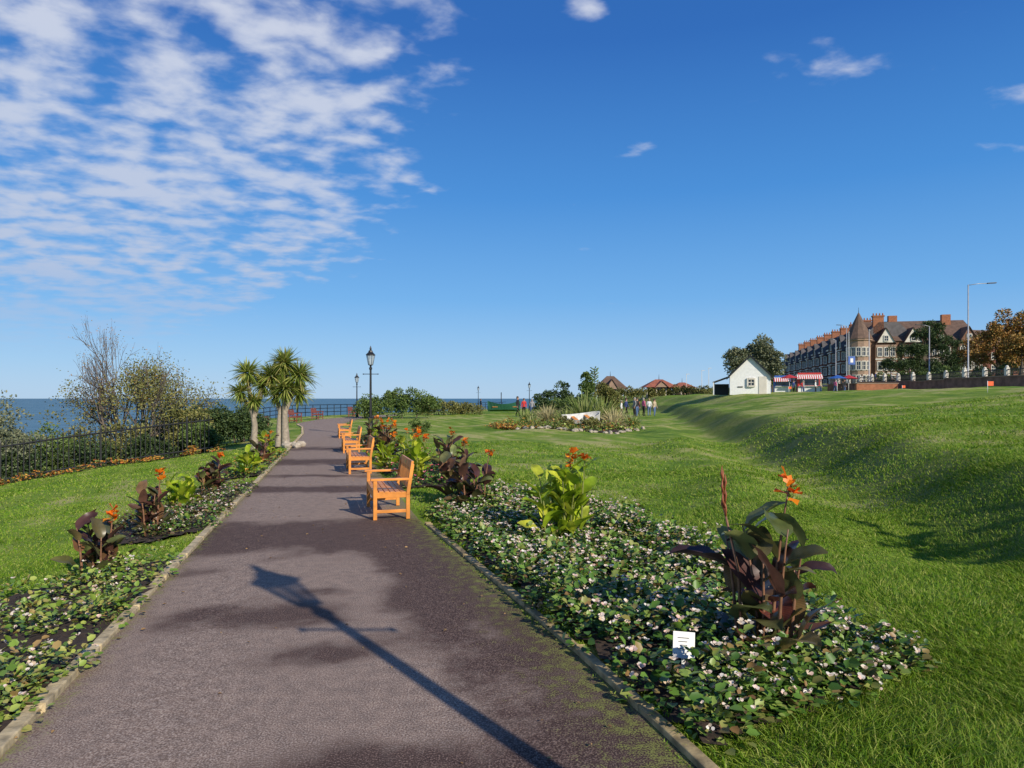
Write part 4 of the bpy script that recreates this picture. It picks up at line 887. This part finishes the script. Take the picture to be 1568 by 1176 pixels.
# ---------------------------------------------------------------- sky, sun, camera
sd=Vector((.59,-.80,0)).normalized(); el=math.radians(27); az=math.atan2(sd.x,sd.y)
W=bpy.data.worlds.new('World'); S.world=W; W.use_nodes=True; nt=W.node_tree; bg=nt.nodes['Background']
sky=N(nt,'ShaderNodeTexSky'); sky.sky_type='NISHITA'; sky.sun_disc=False; sky.sun_elevation=el; sky.sun_rotation=az; sky.air_density=1.0; sky.dust_density=.4; sky.ozone_density=3.0
tc=N(nt,'ShaderNodeTexCoord'); sp=N(nt,'ShaderNodeSeparateXYZ'); nt.links.new(tc.outputs['Generated'],sp.inputs[0])
gr=ramp(nt,[(0,(.42,.62,.86)),(.05,(.31,.56,.87)),(.14,(.155,.43,.84)),(.28,(.06,.28,.72)),(.46,(.024,.15,.52)),(.8,(.015,.09,.34))])
nt.links.new(math_('MAXIMUM',sp.outputs[2],0.),gr.inputs[0])
sc_=N(nt,'ShaderNodeVectorMath',operation='SCALE'); sc_.inputs['Scale'].default_value=8.2; nt.links.new(gr.outputs[0],sc_.inputs[0])
mg=N(nt,'ShaderNodeMixRGB'); mg.inputs[0].default_value=.88; nt.links.new(sky.outputs[0],mg.inputs[1]); nt.links.new(sc_.outputs[0],mg.inputs[2])
z=math_('ADD',math_('MAXIMUM',sp.outputs[2],.0),.15); u=math_('DIVIDE',sp.outputs[0],z); v=math_('DIVIDE',sp.outputs[1],z)
cb=N(nt,'ShaderNodeCombineXYZ'); nt.links.new(u,cb.inputs[0]); nt.links.new(v,cb.inputs[1])
mp=N(nt,'ShaderNodeMapping'); mp.inputs['Rotation'].default_value=(0,0,math.radians(-32)); mp.inputs['Scale'].default_value=(1.,1.2,1); nt.links.new(cb.outputs[0],mp.inputs[0])
n1_=N(nt,'ShaderNodeTexNoise',Scale=7.5,Detail=5.,Roughness=.5,Distortion=.12); nt.links.new(mp.outputs[0],n1_.inputs['Vector'])
n2_=N(nt,'ShaderNodeTexNoise',Scale=2.1,Detail=3.); nt.links.new(mp.outputs[0],n2_.inputs['Vector'])
vm=math_('SUBTRACT',v,1.33); v2=math_('MULTIPLY',vm,vm)
e=math_('SUBTRACT',math_('MULTIPLY_ADD',v2,-.25,-.02),u)
mr=N(nt,'ShaderNodeMapRange'); mr.inputs['From Min'].default_value=-.10; mr.inputs['From Max'].default_value=.40; nt.links.new(e,mr.inputs['Value'])
E=mr.outputs[0]
for (cu,cv,ru,rv,am) in ((.708,1.5,.2,.10,.78),(.351,1.88,.12,.07,.72),(1.136,1.577,.1,.08,.75),(1.28,1.78,.18,.04,.8),(-.29,2.1,.1,.13,.85),(-.726,2.79,.25,.09,.9),(.15,1.35,.08,.06,.7),(.3,1.7,.05,.05,.6)):
    a_=math_('DIVIDE',math_('SUBTRACT',u,cu),ru); c_=math_('DIVIDE',math_('SUBTRACT',v,cv),rv)
    d2=math_('ADD',math_('MULTIPLY',a_,a_),math_('MULTIPLY',c_,c_)); g_=math_('MULTIPLY',math_('EXPONENT',math_('MULTIPLY',d2,-1.),0),am); E=math_('MAXIMUM',E,g_)
dens=math_('ADD',math_('MULTIPLY',n1_.outputs['Fac'],1.05),math_('MULTIPLY',n2_.outputs['Fac'],.60))
dens=math_('ADD',dens,math_('MULTIPLY_ADD',E,.46,-.66))
rc=N(nt,'ShaderNodeMapRange',interpolation_type='SMOOTHSTEP'); rc.inputs['From Min'].default_value=.42; rc.inputs['From Max'].default_value=.80; nt.links.new(dens,rc.inputs['Value'])
fz=N(nt,'ShaderNodeMapRange'); fz.inputs['From Min'].default_value=.05; fz.inputs['From Max'].default_value=.17; nt.links.new(sp.outputs[2],fz.inputs['Value'])
fac=math_('MULTIPLY',math_('MULTIPLY',rc.outputs[0],fz.outputs[0]),.88)
mxc=N(nt,'ShaderNodeMixRGB'); nt.links.new(fac,mxc.inputs[0]); nt.links.new(mg.outputs[0],mxc.inputs[1])
cc=ramp(nt,[(.05,(.44,.52,.70)),(.3,(.58,.64,.78)),(.5,(.68,.72,.83))]); nt.links.new(sp.outputs[2],cc.inputs[0])
sc2=N(nt,'ShaderNodeVectorMath',operation='SCALE'); sc2.inputs['Scale'].default_value=8.3; nt.links.new(cc.outputs[0],sc2.inputs[0]); nt.links.new(sc2.outputs[0],mxc.inputs[2])
nt.links.new(mxc.outputs[0],bg.inputs['Color']); bg.inputs['Strength'].default_value=.12
sl=bpy.data.lights.new('sun','SUN'); sl.energy=5.0; sl.angle=math.radians(.5); sl.color=(1,.91,.77)
so=bpy.data.objects.new('sun',sl); COL.objects.link(so); dv=Vector((-sd.x*math.cos(el),-sd.y*math.cos(el),-math.sin(el))); so.rotation_euler=dv.to_track_quat('-Z','Y').to_euler(); so.location=(20,-30,30)
cd=bpy.data.cameras.new('camera'); cam=bpy.data.objects.new('camera',cd); COL.objects.link(cam); cam.location=(0,0,1.7); cam.rotation_euler=(math.radians(90),0,0)
cd.sensor_width=36; cd.lens=1050/1568*36; cd.shift_y=.014; cd.clip_start=.05; cd.clip_end=60000
S.camera=cam
S.view_settings.view_transform='Standard'; S.view_settings.look='None'; S.view_settings.exposure=0
